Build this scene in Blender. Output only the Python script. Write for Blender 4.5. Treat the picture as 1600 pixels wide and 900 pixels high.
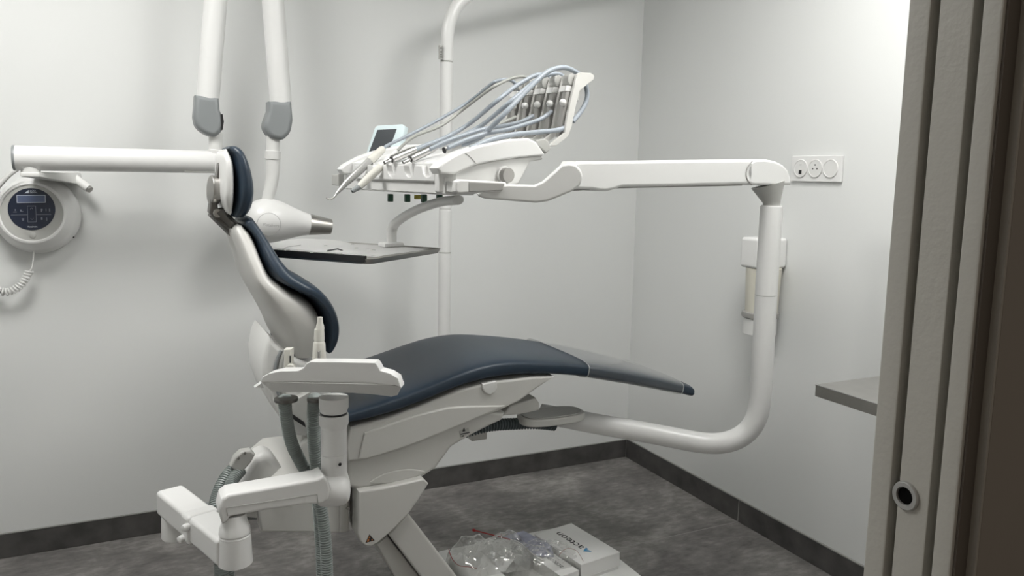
import bpy, bmesh, math, random
from mathutils import Vector, Matrix, noise
random.seed(7)
for o in list(bpy.data.objects): bpy.data.objects.remove(o)
SC = bpy.context.scene
COL = SC.collection
PI = math.pi

# ------------------------------------------------------------------ camera
EYE = Vector((0, 0, 1.35)); FOC = 1238.0; PPX, PPY = 801.0, 431.0
PIT, YAW, ROL = (math.radians(a) for a in (7.26, 26.11, 1.18))
FW = Vector((math.sin(YAW)*math.cos(PIT), math.cos(YAW)*math.cos(PIT), -math.sin(PIT)))
RT0 = Vector((math.cos(YAW), -math.sin(YAW), 0)); UP0 = RT0.cross(FW)
RT = RT0*math.cos(ROL) + UP0*math.sin(ROL); UPV = -RT0*math.sin(ROL) + UP0*math.cos(ROL)
cam = bpy.data.cameras.new('camera'); camo = bpy.data.objects.new('camera', cam); COL.objects.link(camo)
cam.sensor_fit = 'HORIZONTAL'; cam.sensor_width = 36.0; cam.lens = 36.0*FOC/1600
cam.shift_x = -(PPX-800)/1600; cam.shift_y = (PPY-450)/1600
cam.clip_start = 0.05
m = Matrix((RT, UPV, -FW)).transposed().to_4x4(); m.translation = EYE
camo.matrix_world = m
SC.camera = camo

# ------------------------------------------------------------------ world, exposure
w = bpy.data.worlds.new('world'); SC.world = w; w.use_nodes = True
bgn = w.node_tree.nodes['Background']; bgn.inputs[0].default_value = (1.0, 0.88, 0.74, 1); bgn.inputs[1].default_value = 0.22
SC.view_settings.view_transform = 'Standard'; SC.view_settings.look = 'None'
SC.view_settings.exposure = 0.0; SC.view_settings.gamma = 1.0
LIGHT_W = 27.5     # emission strength of the ceiling panels

# ------------------------------------------------------------------ measuring: a photo pixel on a real world plane
FWH = Vector((math.sin(YAW), math.cos(YAW), 0))
def ray(u, v): return FW + RT*((u-PPX)/FOC) - UPV*((v-PPY)/FOC)
def atX(u, v, X): d = ray(u, v); return EYE + d*(X/d.x)
def atY(u, v, Y): d = ray(u, v); return EYE + d*(Y/d.y)
def atZ(u, v, Z): d = ray(u, v); return EYE + d*((Z-EYE.z)/d.z)
def atD(u, v, D): d = ray(u, v); return EYE + d*(D/d.dot(FWH))       # vertical plane facing the doorway
def atP(u, v, P0, n): d = ray(u, v); return EYE + d*((P0-EYE).dot(n)/d.dot(n))

# ------------------------------------------------------------------ materials
def mat(name, col, rough=0.4, metal=0.0, spec=0.5, bump=0.0, bscale=200.0, var=0.0, vscale=6.0, coat=0.0, detail=3.0):
    M = bpy.data.materials.new(name); M.use_nodes = True; nt = M.node_tree; b = nt.nodes['Principled BSDF']
    b.inputs['Base Color'].default_value = (*col, 1); b.inputs['Roughness'].default_value = rough
    b.inputs['Metallic'].default_value = metal; b.inputs['Specular IOR Level'].default_value = spec
    b.inputs['Coat Weight'].default_value = coat
    tc = nt.nodes.new('ShaderNodeTexCoord')
    if var > 0:
        n = nt.nodes.new('ShaderNodeTexNoise'); n.inputs['Scale'].default_value = vscale; n.inputs['Detail'].default_value = detail
        nt.links.new(tc.outputs['Object'], n.inputs['Vector'])
        r = nt.nodes.new('ShaderNodeValToRGB')
        r.color_ramp.elements[0].position = 0.3; r.color_ramp.elements[1].position = 0.7
        r.color_ramp.elements[0].color = (*[c*(1-var) for c in col], 1); r.color_ramp.elements[1].color = (*[min(1, c*(1+var)) for c in col], 1)
        nt.links.new(n.outputs['Fac'], r.inputs[0]); nt.links.new(r.outputs[0], b.inputs['Base Color'])
    if bump > 0:
        n2 = nt.nodes.new('ShaderNodeTexNoise'); n2.inputs['Scale'].default_value = bscale; n2.inputs['Detail'].default_value = 2
        nt.links.new(tc.outputs['Object'], n2.inputs['Vector'])
        bp = nt.nodes.new('ShaderNodeBump'); bp.inputs['Strength'].default_value = bump; bp.inputs['Distance'].default_value = 0.002
        nt.links.new(n2.outputs['Fac'], bp.inputs['Height']); nt.links.new(bp.outputs[0], b.inputs['Normal'])
    return M
WHITE = mat('white_lacquer', (.71, .71, .70), .28, var=.015, vscale=3)
WHITE2 = mat('white_plastic', (.68, .68, .665), .36, var=.015, vscale=4)
SHELL = mat('warm_grey_plastic', (.575, .57, .545), .38, var=.02, vscale=4)
GREYP = mat('mid_grey_plastic', (.235, .25, .255), .42, var=.02, vscale=8)
LGREY = mat('light_grey_plastic', (.42, .42, .40), .4, var=.02, vscale=8)
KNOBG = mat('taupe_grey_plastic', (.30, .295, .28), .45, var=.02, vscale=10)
LEATHER = mat('navy_upholstery', (.017, .032, .052), .40, spec=.5, bump=.05, bscale=900, var=.06, vscale=40)
WALL = mat('wall_paint', (.685, .695, .685), .55, bump=.03, bscale=350, var=.012, vscale=1.2)
CEIL = mat('ceiling_paint', (.80, .80, .78), .9, bump=.04, bscale=200)
JAMB = mat('greige_door_paint', (.43, .42, .385), .5, bump=.3, bscale=110, var=.015, vscale=3)
CASE = mat('brown_grey_casing', (.22, .195, .17), .6, bump=.1, bscale=120, var=.06, vscale=2)
TRIM = mat('grey_cap_profile', (.26, .26, .25), .45, var=.05, vscale=9)
CHROME = mat('polished_steel', (.50, .495, .485), .31, metal=1, var=.03, vscale=20)
STEEL = mat('brushed_steel', (.44, .43, .41), .34, metal=1, bump=.05, bscale=400, var=.06, vscale=14)
GUN = mat('gunmetal', (.16, .155, .145), .4, metal=.9, var=.06, vscale=30)
ALU = mat('satin_aluminium', (.46, .46, .45), .34, metal=.6, var=.03, vscale=20)
HOLE_SHADE = mat('hole_shade_black', (.004, .004, .004), .9, spec=.05, var=.1, vscale=30)
BLACK = mat('black_plastic', (.012, .012, .013), .4, var=.1, vscale=20)
DNAVY = mat('dark_display_glass', (.010, .015, .034), .14, var=.1, vscale=8)
LCD = mat('blue_grey_lcd', (.085, .11, .19), .25, var=.04, vscale=30)
SCREEN = mat('dark_grey_screen', (.055, .062, .068), .22, var=.04, vscale=10)
ICE = mat('pale_blue_bezel', (.60, .70, .72), .3, var=.02, vscale=10)
INK = mat('black_ink', (.02, .02, .022), .6, var=.1, vscale=30)
PALEINK = mat('pale_ink', (.50, .54, .60), .5, var=.05, vscale=30)
GREYINK = mat('grey_ink', (.42, .42, .41), .5, var=.05, vscale=30)
BLUE = mat('blue_ink', (.03, .23, .45), .5, var=.1, vscale=30)
HOSEB = mat('blue_grey_hose', (.30, .335, .375), .42, var=.03, vscale=20)
HOSEG = mat('stone_grey_hose', (.33, .335, .31), .45, var=.03, vscale=20)
RIBBED = mat('grey_green_corrugated_hose', (.26, .29, .28), .45, var=.04, vscale=20)
CONDUIT = mat('dark_slate_conduit', (.075, .095, .10), .45, var=.05, vscale=20)
GREEN = mat('dark_green_rubber', (.004, .045, .022), .5, var=.1, vscale=30)
YELLOW = mat('olive_yellow_plastic', (.28, .24, .03), .5, var=.1, vscale=30)
RED = mat('red_plastic', (.34, .012, .014), .35, var=.08, vscale=30)
ORANGE = mat('warning_orange', (.62, .22, .06), .5, var=.08, vscale=40)
PAPER = mat('white_paper', (.95, .95, .94), .7, bump=.05, bscale=60, var=.01, vscale=12)
CARD = mat('white_card', (.74, .74, .725), .5, bump=.02, bscale=200, var=.02, vscale=8)
CREAM = mat('cream_translucent_plastic', (.62, .60, .52), .4, var=.02, vscale=8)
BEIGE = mat('beige_handpiece_plastic', (.62, .61, .56), .35, var=.02, vscale=20)
PURPLE = mat('mauve_leaflet', (.30, .31, .40), .5, var=.35, vscale=25)

def clear_mat(name, tint, haze, hazecol, rough=.08, bump=0.0, bscale=40):
    M = bpy.data.materials.new(name); M.use_nodes = True; nt = M.node_tree; nt.nodes.remove(nt.nodes['Principled BSDF'])
    out = nt.nodes['Material Output']; tr = nt.nodes.new('ShaderNodeBsdfTransparent'); tr.inputs[0].default_value = (*tint, 1)
    gl = nt.nodes.new('ShaderNodeBsdfGlossy'); gl.inputs['Roughness'].default_value = rough; gl.inputs[0].default_value = (1, 1, 1, 1)
    df = nt.nodes.new('ShaderNodeBsdfTranslucent' if bump else 'ShaderNodeBsdfDiffuse'); df.inputs[0].default_value = (*hazecol, 1)
    lw = nt.nodes.new('ShaderNodeLayerWeight'); lw.inputs[0].default_value = .5
    pw = nt.nodes.new('ShaderNodeMath'); pw.operation = 'POWER'; pw.inputs[1].default_value = 4.5; nt.links.new(lw.outputs['Facing'], pw.inputs[0])
    fr = nt.nodes.new('ShaderNodeMath'); fr.operation = 'MULTIPLY_ADD'; fr.inputs[1].default_value = .9; fr.inputs[2].default_value = .12 if bump else .05; nt.links.new(pw.outputs[0], fr.inputs[0])
    m1 = nt.nodes.new('ShaderNodeMixShader'); m1.inputs[0].default_value = haze
    m2 = nt.nodes.new('ShaderNodeMixShader')
    L = nt.links.new
    L(tr.outputs[0], m1.inputs[1]); L(df.outputs[0], m1.inputs[2]); L(fr.outputs[0], m2.inputs[0]); L(m1.outputs[0], m2.inputs[1]); L(gl.outputs[0], m2.inputs[2])
    if bump:
        tc = nt.nodes.new('ShaderNodeTexCoord'); n = nt.nodes.new('ShaderNodeTexNoise'); n.inputs['Scale'].default_value = bscale; n.inputs['Detail'].default_value = 3
        bp = nt.nodes.new('ShaderNodeBump'); bp.inputs['Strength'].default_value = bump; bp.inputs['Distance'].default_value = .01
        L(tc.outputs['Object'], n.inputs['Vector']); L(n.outputs['Fac'], bp.inputs['Height']); L(bp.outputs[0], gl.inputs['Normal']); L(bp.outputs[0], lw.inputs['Normal'])
    L(m2.outputs[0], out.inputs[0]); return M
VINYL = clear_mat('clear_vinyl', (.97, .97, .97), .06, (.75, .76, .75), .10)
BAG = clear_mat('clear_polythene', (.98, .98, .975), .17, (.9, .9, .88), .045, bump=.6, bscale=13)

def floor_mat():
    M = bpy.data.materials.new('dark_concrete_vinyl'); M.use_nodes = True; nt = M.node_tree; b = nt.nodes['Principled BSDF']; L = nt.links.new
    tc = nt.nodes.new('ShaderNodeTexCoord')
    n1 = nt.nodes.new('ShaderNodeTexNoise'); n1.inputs['Scale'].default_value = 4.5; n1.inputs['Detail'].default_value = 9; n1.inputs['Roughness'].default_value = .62; n1.inputs['Distortion'].default_value = .5
    n2 = nt.nodes.new('ShaderNodeTexNoise'); n2.inputs['Scale'].default_value = 26; n2.inputs['Detail'].default_value = 8; n2.inputs['Roughness'].default_value = .7
    mp = nt.nodes.new('ShaderNodeMapping'); mp.inputs['Scale'].default_value = (.7, 1.6, 1)
    L(tc.outputs['Object'], n1.inputs['Vector']); L(tc.outputs['Object'], mp.inputs['Vector']); L(mp.outputs[0], n2.inputs['Vector'])
    mx = nt.nodes.new('ShaderNodeMix'); mx.inputs[0].default_value = .42; L(n1.outputs['Fac'], mx.inputs[2]); L(n2.outputs['Fac'], mx.inputs[3])
    r = nt.nodes.new('ShaderNodeValToRGB'); L(mx.outputs[0], r.inputs[0])
    e = r.color_ramp.elements; e[0].position = .36; e[0].color = (.098, .092, .089, 1); e[1].position = .66; e[1].color = (.335, .32, .305, 1)
    k = e.new(.5); k.color = (.178, .170, .163, 1)
    L(r.outputs[0], b.inputs['Base Color']); b.inputs['Roughness'].default_value = .55; b.inputs['Specular IOR Level'].default_value = .35
    bp = nt.nodes.new('ShaderNodeBump'); bp.inputs['Strength'].default_value = .12; bp.inputs['Distance'].default_value = .002
    L(n2.outputs['Fac'], bp.inputs['Height']); L(bp.outputs[0], b.inputs['Normal'])
    return M
FLOOR = floor_mat()
SKIRT = mat('dark_skirting_vinyl', (.070, .067, .065), .5, bump=.1, bscale=60, var=.35, vscale=12, detail=8)
WELD = mat('grey_weld_bead', (.26, .25, .24), .5, var=.05, vscale=30)

# ------------------------------------------------------------------ object helpers
WL = {}
def thing(name, label, cat, loc, group=None):
    o = bpy.data.objects.new(name, None); COL.objects.link(o); o.location = loc; o.empty_display_size = .05
    WL[o.name] = Vector(loc); o['label'] = label; o['category'] = cat
    if group: o['group'] = group
    return o
def tag(o, label, cat, group=None):
    o['label'] = label; o['category'] = cat
    if group: o['group'] = group
    return o
def link(name, bm, mt, parent=None, ang=38, label=None):
    """one bmesh in world coordinates becomes one mesh object (child of parent, or standing alone with its origin at its own base)"""
    if parent is not None: org = WL[parent.name]
    else:
        xs = [v.co for v in bm.verts]
        org = Vector(((min(c.x for c in xs)+max(c.x for c in xs))/2, (min(c.y for c in xs)+max(c.y for c in xs))/2, min(c.z for c in xs)))
    for v in bm.verts: v.co -= org
    bmesh.ops.recalc_face_normals(bm, faces=bm.faces)
    me = bpy.data.meshes.new(name)
    for f in bm.faces: f.smooth = True
    bm.to_mesh(me); bm.free(); me.materials.append(mt)
    me.set_sharp_from_angle(angle=math.radians(ang))
    o = bpy.data.objects.new(name, me); COL.objects.link(o)
    if parent is not None:
        o.parent = parent; WL[o.name] = org
        if parent.type != 'EMPTY': pass
    else: o.location = org; WL[o.name] = org
    wn = o.modifiers.new('weighted_normals', 'WEIGHTED_NORMAL'); wn.mode = 'FACE_AREA'; wn.weight = 50; wn.keep_sharp = True
    if label: o['label'] = label
    return o
def struct(name, bm, mt, parent=None):
    o = link(name, bm, mt, parent)
    if parent is None: o['kind'] = 'structure'
    return o
def crom(pts, n=8, closed=False):
    P = [Vector(p) for p in pts]; out = []; N = len(P)
    for i in range(N if closed else N-1):
        if closed: a, b, c, d = P[(i-1) % N], P[i], P[(i+1) % N], P[(i+2) % N]
        else: a, b, c, d = P[max(i-1, 0)], P[i], P[i+1], P[min(i+2, N-1)]
        for k in range(n):
            t = k/n
            out.append(.5*((2*b)+(c-a)*t+(2*a-5*b+4*c-d)*t*t+(3*b-a-3*c+d)*t**3))
    if not closed: out.append(P[-1])
    return out
def bev(bm, edges, off, seg=3):
    if off > 0 and edges: bmesh.ops.bevel(bm, geom=edges, offset=off, segments=seg, profile=.5, affect='EDGES', clamp_overlap=True)
def add_box(bm, a, b, off=0, seg=2):
    t = bmesh.new()
    bmesh.ops.create_cube(t, size=1)
    a = Vector(a); b = Vector(b)
    for v in t.verts: v.co = Vector([(a[i]+b[i])/2 + v.co[i]*abs(b[i]-a[i]) for i in range(3)])
    bev(t, t.edges[:], off, seg); merge(bm, t)
def merge(bm, t):
    me = bpy.data.meshes.new('tmp'); t.to_mesh(me); t.free(); bm.from_mesh(me); bpy.data.meshes.remove(me)
def box_bm(a, b, off=0, seg=2): bm = bmesh.new(); add_box(bm, a, b, off, seg); return bm
def obox_bm(c, ax, ay, az, off=0, seg=2):
    """box given by centre and three half-axis vectors"""
    bm = bmesh.new(); bmesh.ops.create_cube(bm, size=2); c = Vector(c)
    for v in bm.verts: v.co = c + ax*v.co.x + ay*v.co.y + az*v.co.z
    bev(bm, bm.edges[:], off, seg); return bm
def prism_bm(pts, ext, off=0, seg=3, alledges=False):
    """outline extruded by the vector ext, rims rounded"""
    bm = bmesh.new(); ext = Vector(ext)
    A = [bm.verts.new(p) for p in pts]; B = [bm.verts.new(Vector(p)+ext) for p in pts]; n = len(pts)
    fa = bm.faces.new(A); fb = bm.faces.new(B[::-1])
    for i in range(n): bm.faces.new((A[i], B[i], B[(i+1) % n], A[(i+1) % n]))
    bmesh.ops.recalc_face_normals(bm, faces=bm.faces)
    ed = bm.edges[:] if alledges else list(set(fa.edges[:]+fb.edges[:]))
    bev(bm, ed, off, seg); return bm
def add_tube(bm, pts, rad, n=14, caps=True, flat=None):
    P = [Vector(p) for p in pts]; N = len(P)
    R = rad if isinstance(rad, (list, tuple)) else [rad]*N
    T = [(P[min(i+1, N-1)]-P[max(i-1, 0)]).normalized() for i in range(N)]
    u = T[0].orthogonal().normalized()
    if flat is not None: u = (Vector(flat)-T[0]*Vector(flat).dot(T[0])).normalized()
    rings = []
    for i in range(N):
        u = (u-T[i]*u.dot(T[i])).normalized(); v = T[i].cross(u)
        ru, rv = R[i] if isinstance(R[i], tuple) else (R[i], R[i])
        rings.append([bm.verts.new(P[i]+u*(math.cos(2*PI*k/n)*ru)+v*(math.sin(2*PI*k/n)*rv)) for k in range(n)])
    for i in range(N-1):
        for k in range(n): bm.faces.new((rings[i][k], rings[i][(k+1) % n], rings[i+1][(k+1) % n], rings[i+1][k]))
    if caps:
        bm.faces.new(rings[0][::-1]); bm.faces.new(rings[-1])
def tube_bm(*a, **k): bm = bmesh.new(); add_tube(bm, *a, **k); return bm
def add_lathe(bm, org, axis, prof, n=28):
    """profile [(radius, height along axis)] turned about axis"""
    axis = Vector(axis).normalized(); u = axis.orthogonal().normalized(); v = axis.cross(u); org = Vector(org)
    rings = []
    for r, h in prof:
        if r <= 1e-6: rings.append([bm.verts.new(org+axis*h)])
        else: rings.append([bm.verts.new(org+axis*h+u*(r*math.cos(2*PI*k/n))+v*(r*math.sin(2*PI*k/n))) for k in range(n)])
    for a, b in zip(rings, rings[1:]):
        for k in range(n):
            k2 = (k+1) % n
            if len(a) == 1 and len(b) == 1: continue
            if len(a) == 1: bm.faces.new((a[0], b[k], b[k2]))
            elif len(b) == 1: bm.faces.new((a[k], a[k2], b[0]))
            else: bm.faces.new((a[k], a[k2], b[k2], b[k]))
    if len(rings[0]) > 1: bm.faces.new(rings[0][::-1])
    if len(rings[-1]) > 1: bm.faces.new(rings[-1])
def lathe_bm(*a, **k): bm = bmesh.new(); add_lathe(bm, *a, **k); return bm
def cyl_prof(r, h0, h1, b=.003):
    return [(0, h0), (r-b, h0), (r-b*.3, h0+b*.3), (r, h0+b), (r, h1-b), (r-b*.3, h1-b*.3), (r-b, h1), (0, h1)]
def ribbed(path, r, pitch, amp, n=12, step=12):
    P = crom(path, step); L = [0]
    for a, b in zip(P, P[1:]): L.append(L[-1]+(b-a).length)
    tot = L[-1]; k = int(tot/pitch*4); out = []; rr = []; j = 0
    for i in range(k+1):
        s = tot*i/k
        while j < len(L)-2 and L[j+1] < s: j += 1
        t = (s-L[j])/max(1e-9, L[j+1]-L[j]); out.append(P[j].lerp(P[j+1], min(1, t))); rr.append(r+amp if i % 4 < 2 else r-amp)
    return tube_bm(out, rr, n=n)
def loft_bm(st, wy, e=3.0, n=36, R=.03, sub=5, yc=2.215):
    """st: stations (A, B, half_width): front and rear point of a section; sections are superellipses widened along wy, ends rounded by R"""
    st = [(Vector((a.x, yc, a.z)), Vector((b.x, yc, b.z)), w_) for a, b, w_ in st]      # the profile is the near flank; the body is centred on the chair axis
    A = crom([s[0] for s in st], sub); B = crom([s[1] for s in st], sub); Wd = [v.x for v in crom([Vector((s[2], 0, 0)) for s in st], sub)]
    wy = Vector(wy); bm = bmesh.new(); secs = []
    M = [(a+b)/2 for a, b in zip(A, B)]; H = [(a-b)/2 for a, b in zip(A, B)]
    t0 = (M[0]-M[1]).normalized(); t1 = (M[-1]-M[-2]).normalized()
    t0 = (t0-H[0]*(t0.dot(H[0])/H[0].length_squared)).normalized(); t1 = (t1-H[-1]*(t1.dot(H[-1])/H[-1].length_squared)).normalized()
    K = 5
    def endrings(m, h, wd, t):
        out = []; rr = min(R, h.length*.95)
        for k in range(1, K+1):
            f = k/K*PI/2; c = 1-math.cos(f)
            out.append((m+t*(rr*math.sin(f)-rr), h*((h.length-rr*c)/h.length), wd-rr*c))
        return out
    secs = endrings(M[0], H[0], Wd[0], t0)[::-1]
    secs += [(M[i], H[i], Wd[i]) for i in range(1, len(M)-1)]
    secs += endrings(M[-1], H[-1], Wd[-1], t1)
    rings = []
    for m_, h_, w_ in secs:
        ring = []
        for k in range(n):
            f = 2*PI*k/n; c, s = math.cos(f), math.sin(f)
            cc = math.copysign(abs(c)**(2/e), c); ss = math.copysign(abs(s)**(2/e), s)
            ring.append(bm.verts.new(m_+h_*cc+wy*(w_*ss)))
        rings.append(ring)
    for a, b in zip(rings, rings[1:]):
        for k in range(n): bm.faces.new((a[k], a[(k+1) % n], b[(k+1) % n], b[k]))
    bm.faces.new(rings[0][::-1]); bm.faces.new(rings[-1]); return bm
def text_bm(txt, org, xd, yd, size, depth=.0006, align='CENTER'):
    cu = bpy.data.curves.new('txt', 'FONT'); cu.body = txt; cu.size = size; cu.extrude = depth; cu.align_x = align; cu.align_y = 'CENTER'; cu.resolution_u = 3
    o = bpy.data.objects.new('txt', cu); COL.objects.link(o); bpy.context.view_layer.update()
    me = bpy.data.meshes.new_from_object(o.evaluated_get(bpy.context.evaluated_depsgraph_get()))
    xd = Vector(xd).normalized(); yd = Vector(yd).normalized(); zd = xd.cross(yd)
    bm = bmesh.new(); bm.from_mesh(me)
    for v in bm.verts: v.co = Vector(org)+xd*v.co.x+yd*v.co.y+zd*v.co.z
    bpy.data.objects.remove(o); bpy.data.curves.remove(cu); bpy.data.meshes.remove(me); return bm
def poly_bm(pts, ext): return prism_bm(pts, ext, 0)
def Y_(pts, Y): return [atY(u, v, Y) for u, v in pts]

# ================================================================== the room
RX, BY, LX, CZ = 2.151, 3.092, -1.75, 2.52
FY0, FY1 = .506, .608          # the doorway wall, corridor face and room face
fl = struct('floor', box_bm((LX-.2, -1.6, -.12), (RX+.2, BY+.2, -.003)), FLOOR)
struct('vinyl_sheet', box_bm((LX, -1.6, -.003), (RX, 2.2950, 0), .0008), FLOOR, fl)
struct('vinyl_sheet', box_bm((LX, 2.2990, -.003), (RX, BY, 0), .0008), FLOOR, fl)
struct('weld_seam', box_bm((LX, 2.2950, -.003), (RX, 2.2990, -.0002)), WELD, fl)
struct('wall_back', box_bm((LX-.2, BY, 0), (RX+.2, BY+.15, CZ)), WALL)
struct('wall_right', box_bm((RX, -.0, 0), (RX+.15, BY, CZ)), WALL)
struct('wall_left', box_bm((LX-.15, FY0, 0), (LX, BY, CZ)), WALL)
struct('ceiling', box_bm((LX-.2, FY0, CZ), (RX+.2, BY+.2, CZ+.12)), CEIL)
struct('skirting_weld', box_bm((RX-.0058, 2.2950, 0), (RX, 2.2990, .089)), WELD, fl)
bm = bmesh.new()
add_box(bm, (.80, FY0+.004, 0), (RX, FY1, CZ)); add_box(bm, (LX, FY0+.004, 0), (-.32, FY1, CZ)); add_box(bm, (-.32, FY0+.004, 2.1), (.80, FY1, CZ))
struct('wall_front', bm, WALL)
def baseboard(name, segs, cap, capname):
    o = None
    for a, b in segs:
        if o is None: o = struct(name, box_bm(a, b, .0015), SKIRT)
        else: struct('skirting_strip', box_bm(a, b, .0015), SKIRT, o)
    struct(capname, box_bm(cap[0], cap[1], .0015), TRIM)
baseboard('baseboard_back', [((LX, BY-.006, 0), (RX-.006, BY, .086))], ((LX, BY-.008, .0862), (RX-.008, BY, .0905)), 'trim_1')
baseboard('baseboard_right', [((RX-.006, .61, 0), (RX, 2.2950, .089)), ((RX-.006, 2.2990, 0), (RX, BY-.006, .089))], ((RX-.008, .61, .0892), (RX, BY-.008, .0945)), 'trim_2')
# the sliding door in its pocket, its jambs and the corridor casing
X0 = .77
dr = struct('door_1', box_bm((X0+.002, .538, .006), (X0+.03, .576, 2.1), .002), JAMB)
fpc = atX(1414, 775, X0)
fp = link('finger_pull', lathe_bm(fpc+Vector((.004, 0, 0)), (-1, 0, 0), [(.0095, -.004), (.0095, .004), (.0105, .0055), (.0150, .0055), (.0160, .0045), (.0165, .003), (.0165, -.004)], n=36), ALU, dr, label='satin metal ring pull')
link('shade_disc', lathe_bm(fpc+Vector((.004, 0, 0)), (-1, 0, 0), [(0, .0030), (.0098, .0030), (.0098, 0), (0, 0)], n=32), HOLE_SHADE, fp)  # flat black disc painted for the shade inside the ring, door is solid
struct('trim_3', box_bm((X0, .5850, 0), (X0+.03, FY1+.004, 2.1), .003), JAMB)
struct('trim_4', box_bm((X0, .506, 0), (X0+.03, .5275, 2.1), .003), JAMB)
struct('trim_5', box_bm((X0+.020, .528, 0), (X0+.034, .584, 2.1)), JAMB)
struct('trim_6', box_bm((.7967, .494, 0), (.93, .5055, 2.18), .0010), CASE)
struct('trim_9', box_bm((.7925, .4935, 0), (.7965, .5055, 2.18), .0015), mat('lit_edge_brown', (.30, .28, .25), .5, bump=.1, bscale=100, var=.02, vscale=3))  # lighter brown painted on for the light the casing edge catches
struct('trim_7', box_bm((X0+.004, .5030, 0), (.7924, .5058, 2.1)), mat('jamb_shade_brown', (.10, .085, .07), .7, var=.05, vscale=5))  # darker brown painted in for the shade on the jamb's outer face
struct('trim_8', box_bm((-.32, FY0, 0), (-.30, FY1, 2.1), .003), JAMB)
# ceiling panels (out of frame, they light the room)
def panel(x, y, label, sx=.3, sy=.3, k=1.0):
    t = thing('ceiling_light', label, 'light', (x, y, CZ-.03), 'ceiling light panels')
    bm = bmesh.new(); f = .02
    for a, b in (((x-sx-f, y-sy-f), (x+sx+f, y-sy)), ((x-sx-f, y+sy), (x+sx+f, y+sy+f)), ((x-sx-f, y-sy), (x-sx, y+sy)), ((x+sx, y-sy), (x+sx+f, y+sy))):
        add_box(bm, (*a, CZ-.03), (*b, CZ))
    link('frame', bm, ALU, t)
    M = bpy.data.materials.new('lit_diffuser'); M.use_nodes = True; b = M.node_tree.nodes['Principled BSDF']
    b.inputs['Emission Color'].default_value = (1, .99, .965, 1); b.inputs['Emission Strength'].default_value = LIGHT_W*k
    link('diffuser', box_bm((x-sx, y-sy, CZ-.02), (x+sx, y+sy, CZ-.012)), M, t)
panel(-.38, 2.0, 'square white light panel on the ceiling left of the chair', k=.95)
panel(1.38, 1.38, 'square white light panel on the ceiling near the doorway', k=.9)

# ================================================================== wall socket and cup dispenser, worktop
sx_ = RX
t = thing('wall_socket', 'white triple socket plate on the right wall beside the jointed arm', 'socket', (RX, 2.017, 1.347))
y0, y1, z0, z1 = 1.907, 2.129, 1.3475, 1.437
link('plate', box_bm((RX-.010, y0, z0), (RX-.0005, y1, z1), .003, 3), WHITE, t)
def disc(name, y, z, r, parent, h=.004, mt=WHITE2, base=.010, n=36):
    return link(name, lathe_bm((RX-base, y, z), (-1, 0, 0), [(r, -.001), (r, h*.6), (r-.001, h), (r-.004, h), (r-.0045, h-.0012), (0, h-.0012)], n=n), mt, parent)
zc = (z0+z1)/2+.001
a = disc('data_outlet', 2.084, zc, .0315, t); b = disc('power_outlet', 2.018, zc, .0315, t); disc('blank_cover', 1.952, zc, .0315, t)
link('data_port', box_bm((RX-.0135, 2.077, zc-.020), (RX-.0125, 2.090, zc-.006)), BLACK, a)
link('label_mark', box_bm((RX-.0135, 2.079, zc+.011), (RX-.0127, 2.088, zc+.014)), GREYINK, a)
for dy, dz in ((-.0095, -.001), (.0095, -.001), (0, .012)):
    link('pin_hole', lathe_bm((RX-.0125, 2.018+dy, zc+dz), (-1, 0, 0), [(.0028, 0), (.0028, .0008), (0, .0008)], n=14), BLACK, b)
t = thing('cup_dispenser', 'white wall dispenser with a cream tube and grey ring behind the jointed post', 'dispenser', (RX, 2.17, .79))
cx, cy = 2.078, 2.172
link('bracket', box_bm((cx-.066, cy-.042, 1.034), (RX, cy+.053, 1.144), .012, 4), WHITE, t)
link('cup_tube', lathe_bm((cx, cy-.004, 0), (0, 0, 1), [(.055, .872), (.058, .874), (.063, 1.025), (.063, 1.034), (0, 1.034)]), CREAM, t)
link('retaining_ring', lathe_bm((cx, cy, 0), (0, 0, 1), [(.06, .850), (.066, .853), (.067, .862), (.065, .871), (.06, .874), (0, .874)]), KNOBG, t, label='grey ring')
link('mouth', lathe_bm((cx, cy, 0), (0, 0, 1), [(.058, .790), (.060, .792), (.060, .851), (0, .851)]), WHITE2, t)
t = thing('worktop', 'narrow stainless steel worktop on the right wall by the door frame', 'worktop', (1.86, 1.1, .80))
wa = atX(1274.4, 600.4, 1.57)
link('top_panel', box_bm((1.575, .612, wa.z-.0275), (RX-.001, wa.y, wa.z), .0015), STEEL, t)
link('front_edge', box_bm((1.570, .612, wa.z-.031), (1.575, wa.y, wa.z), .001), STEEL, t)
link('edge_glint', tube_bm([(1.5705, .612, wa.z-.0012), (1.5705, wa.y, wa.z-.0012)], .0022, n=12), CHROME, t)  # polished tube added to catch light as the worktop's bright edge
for yy in (.75, 1.3):
    link('wall_bracket', box_bm((1.70, yy, wa.z-.075), (RX-.001, yy+.03, wa.z-.028), .002), STEEL, t)

# ================================================================== dental chair
YC = 2.215; YN = 1.99
chair = thing('dental_chair', 'white dental chair with navy upholstery standing in the room centre', 'dental chair', (1.15, YC, 0))
WYV = Vector((0, 1, 0))
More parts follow.
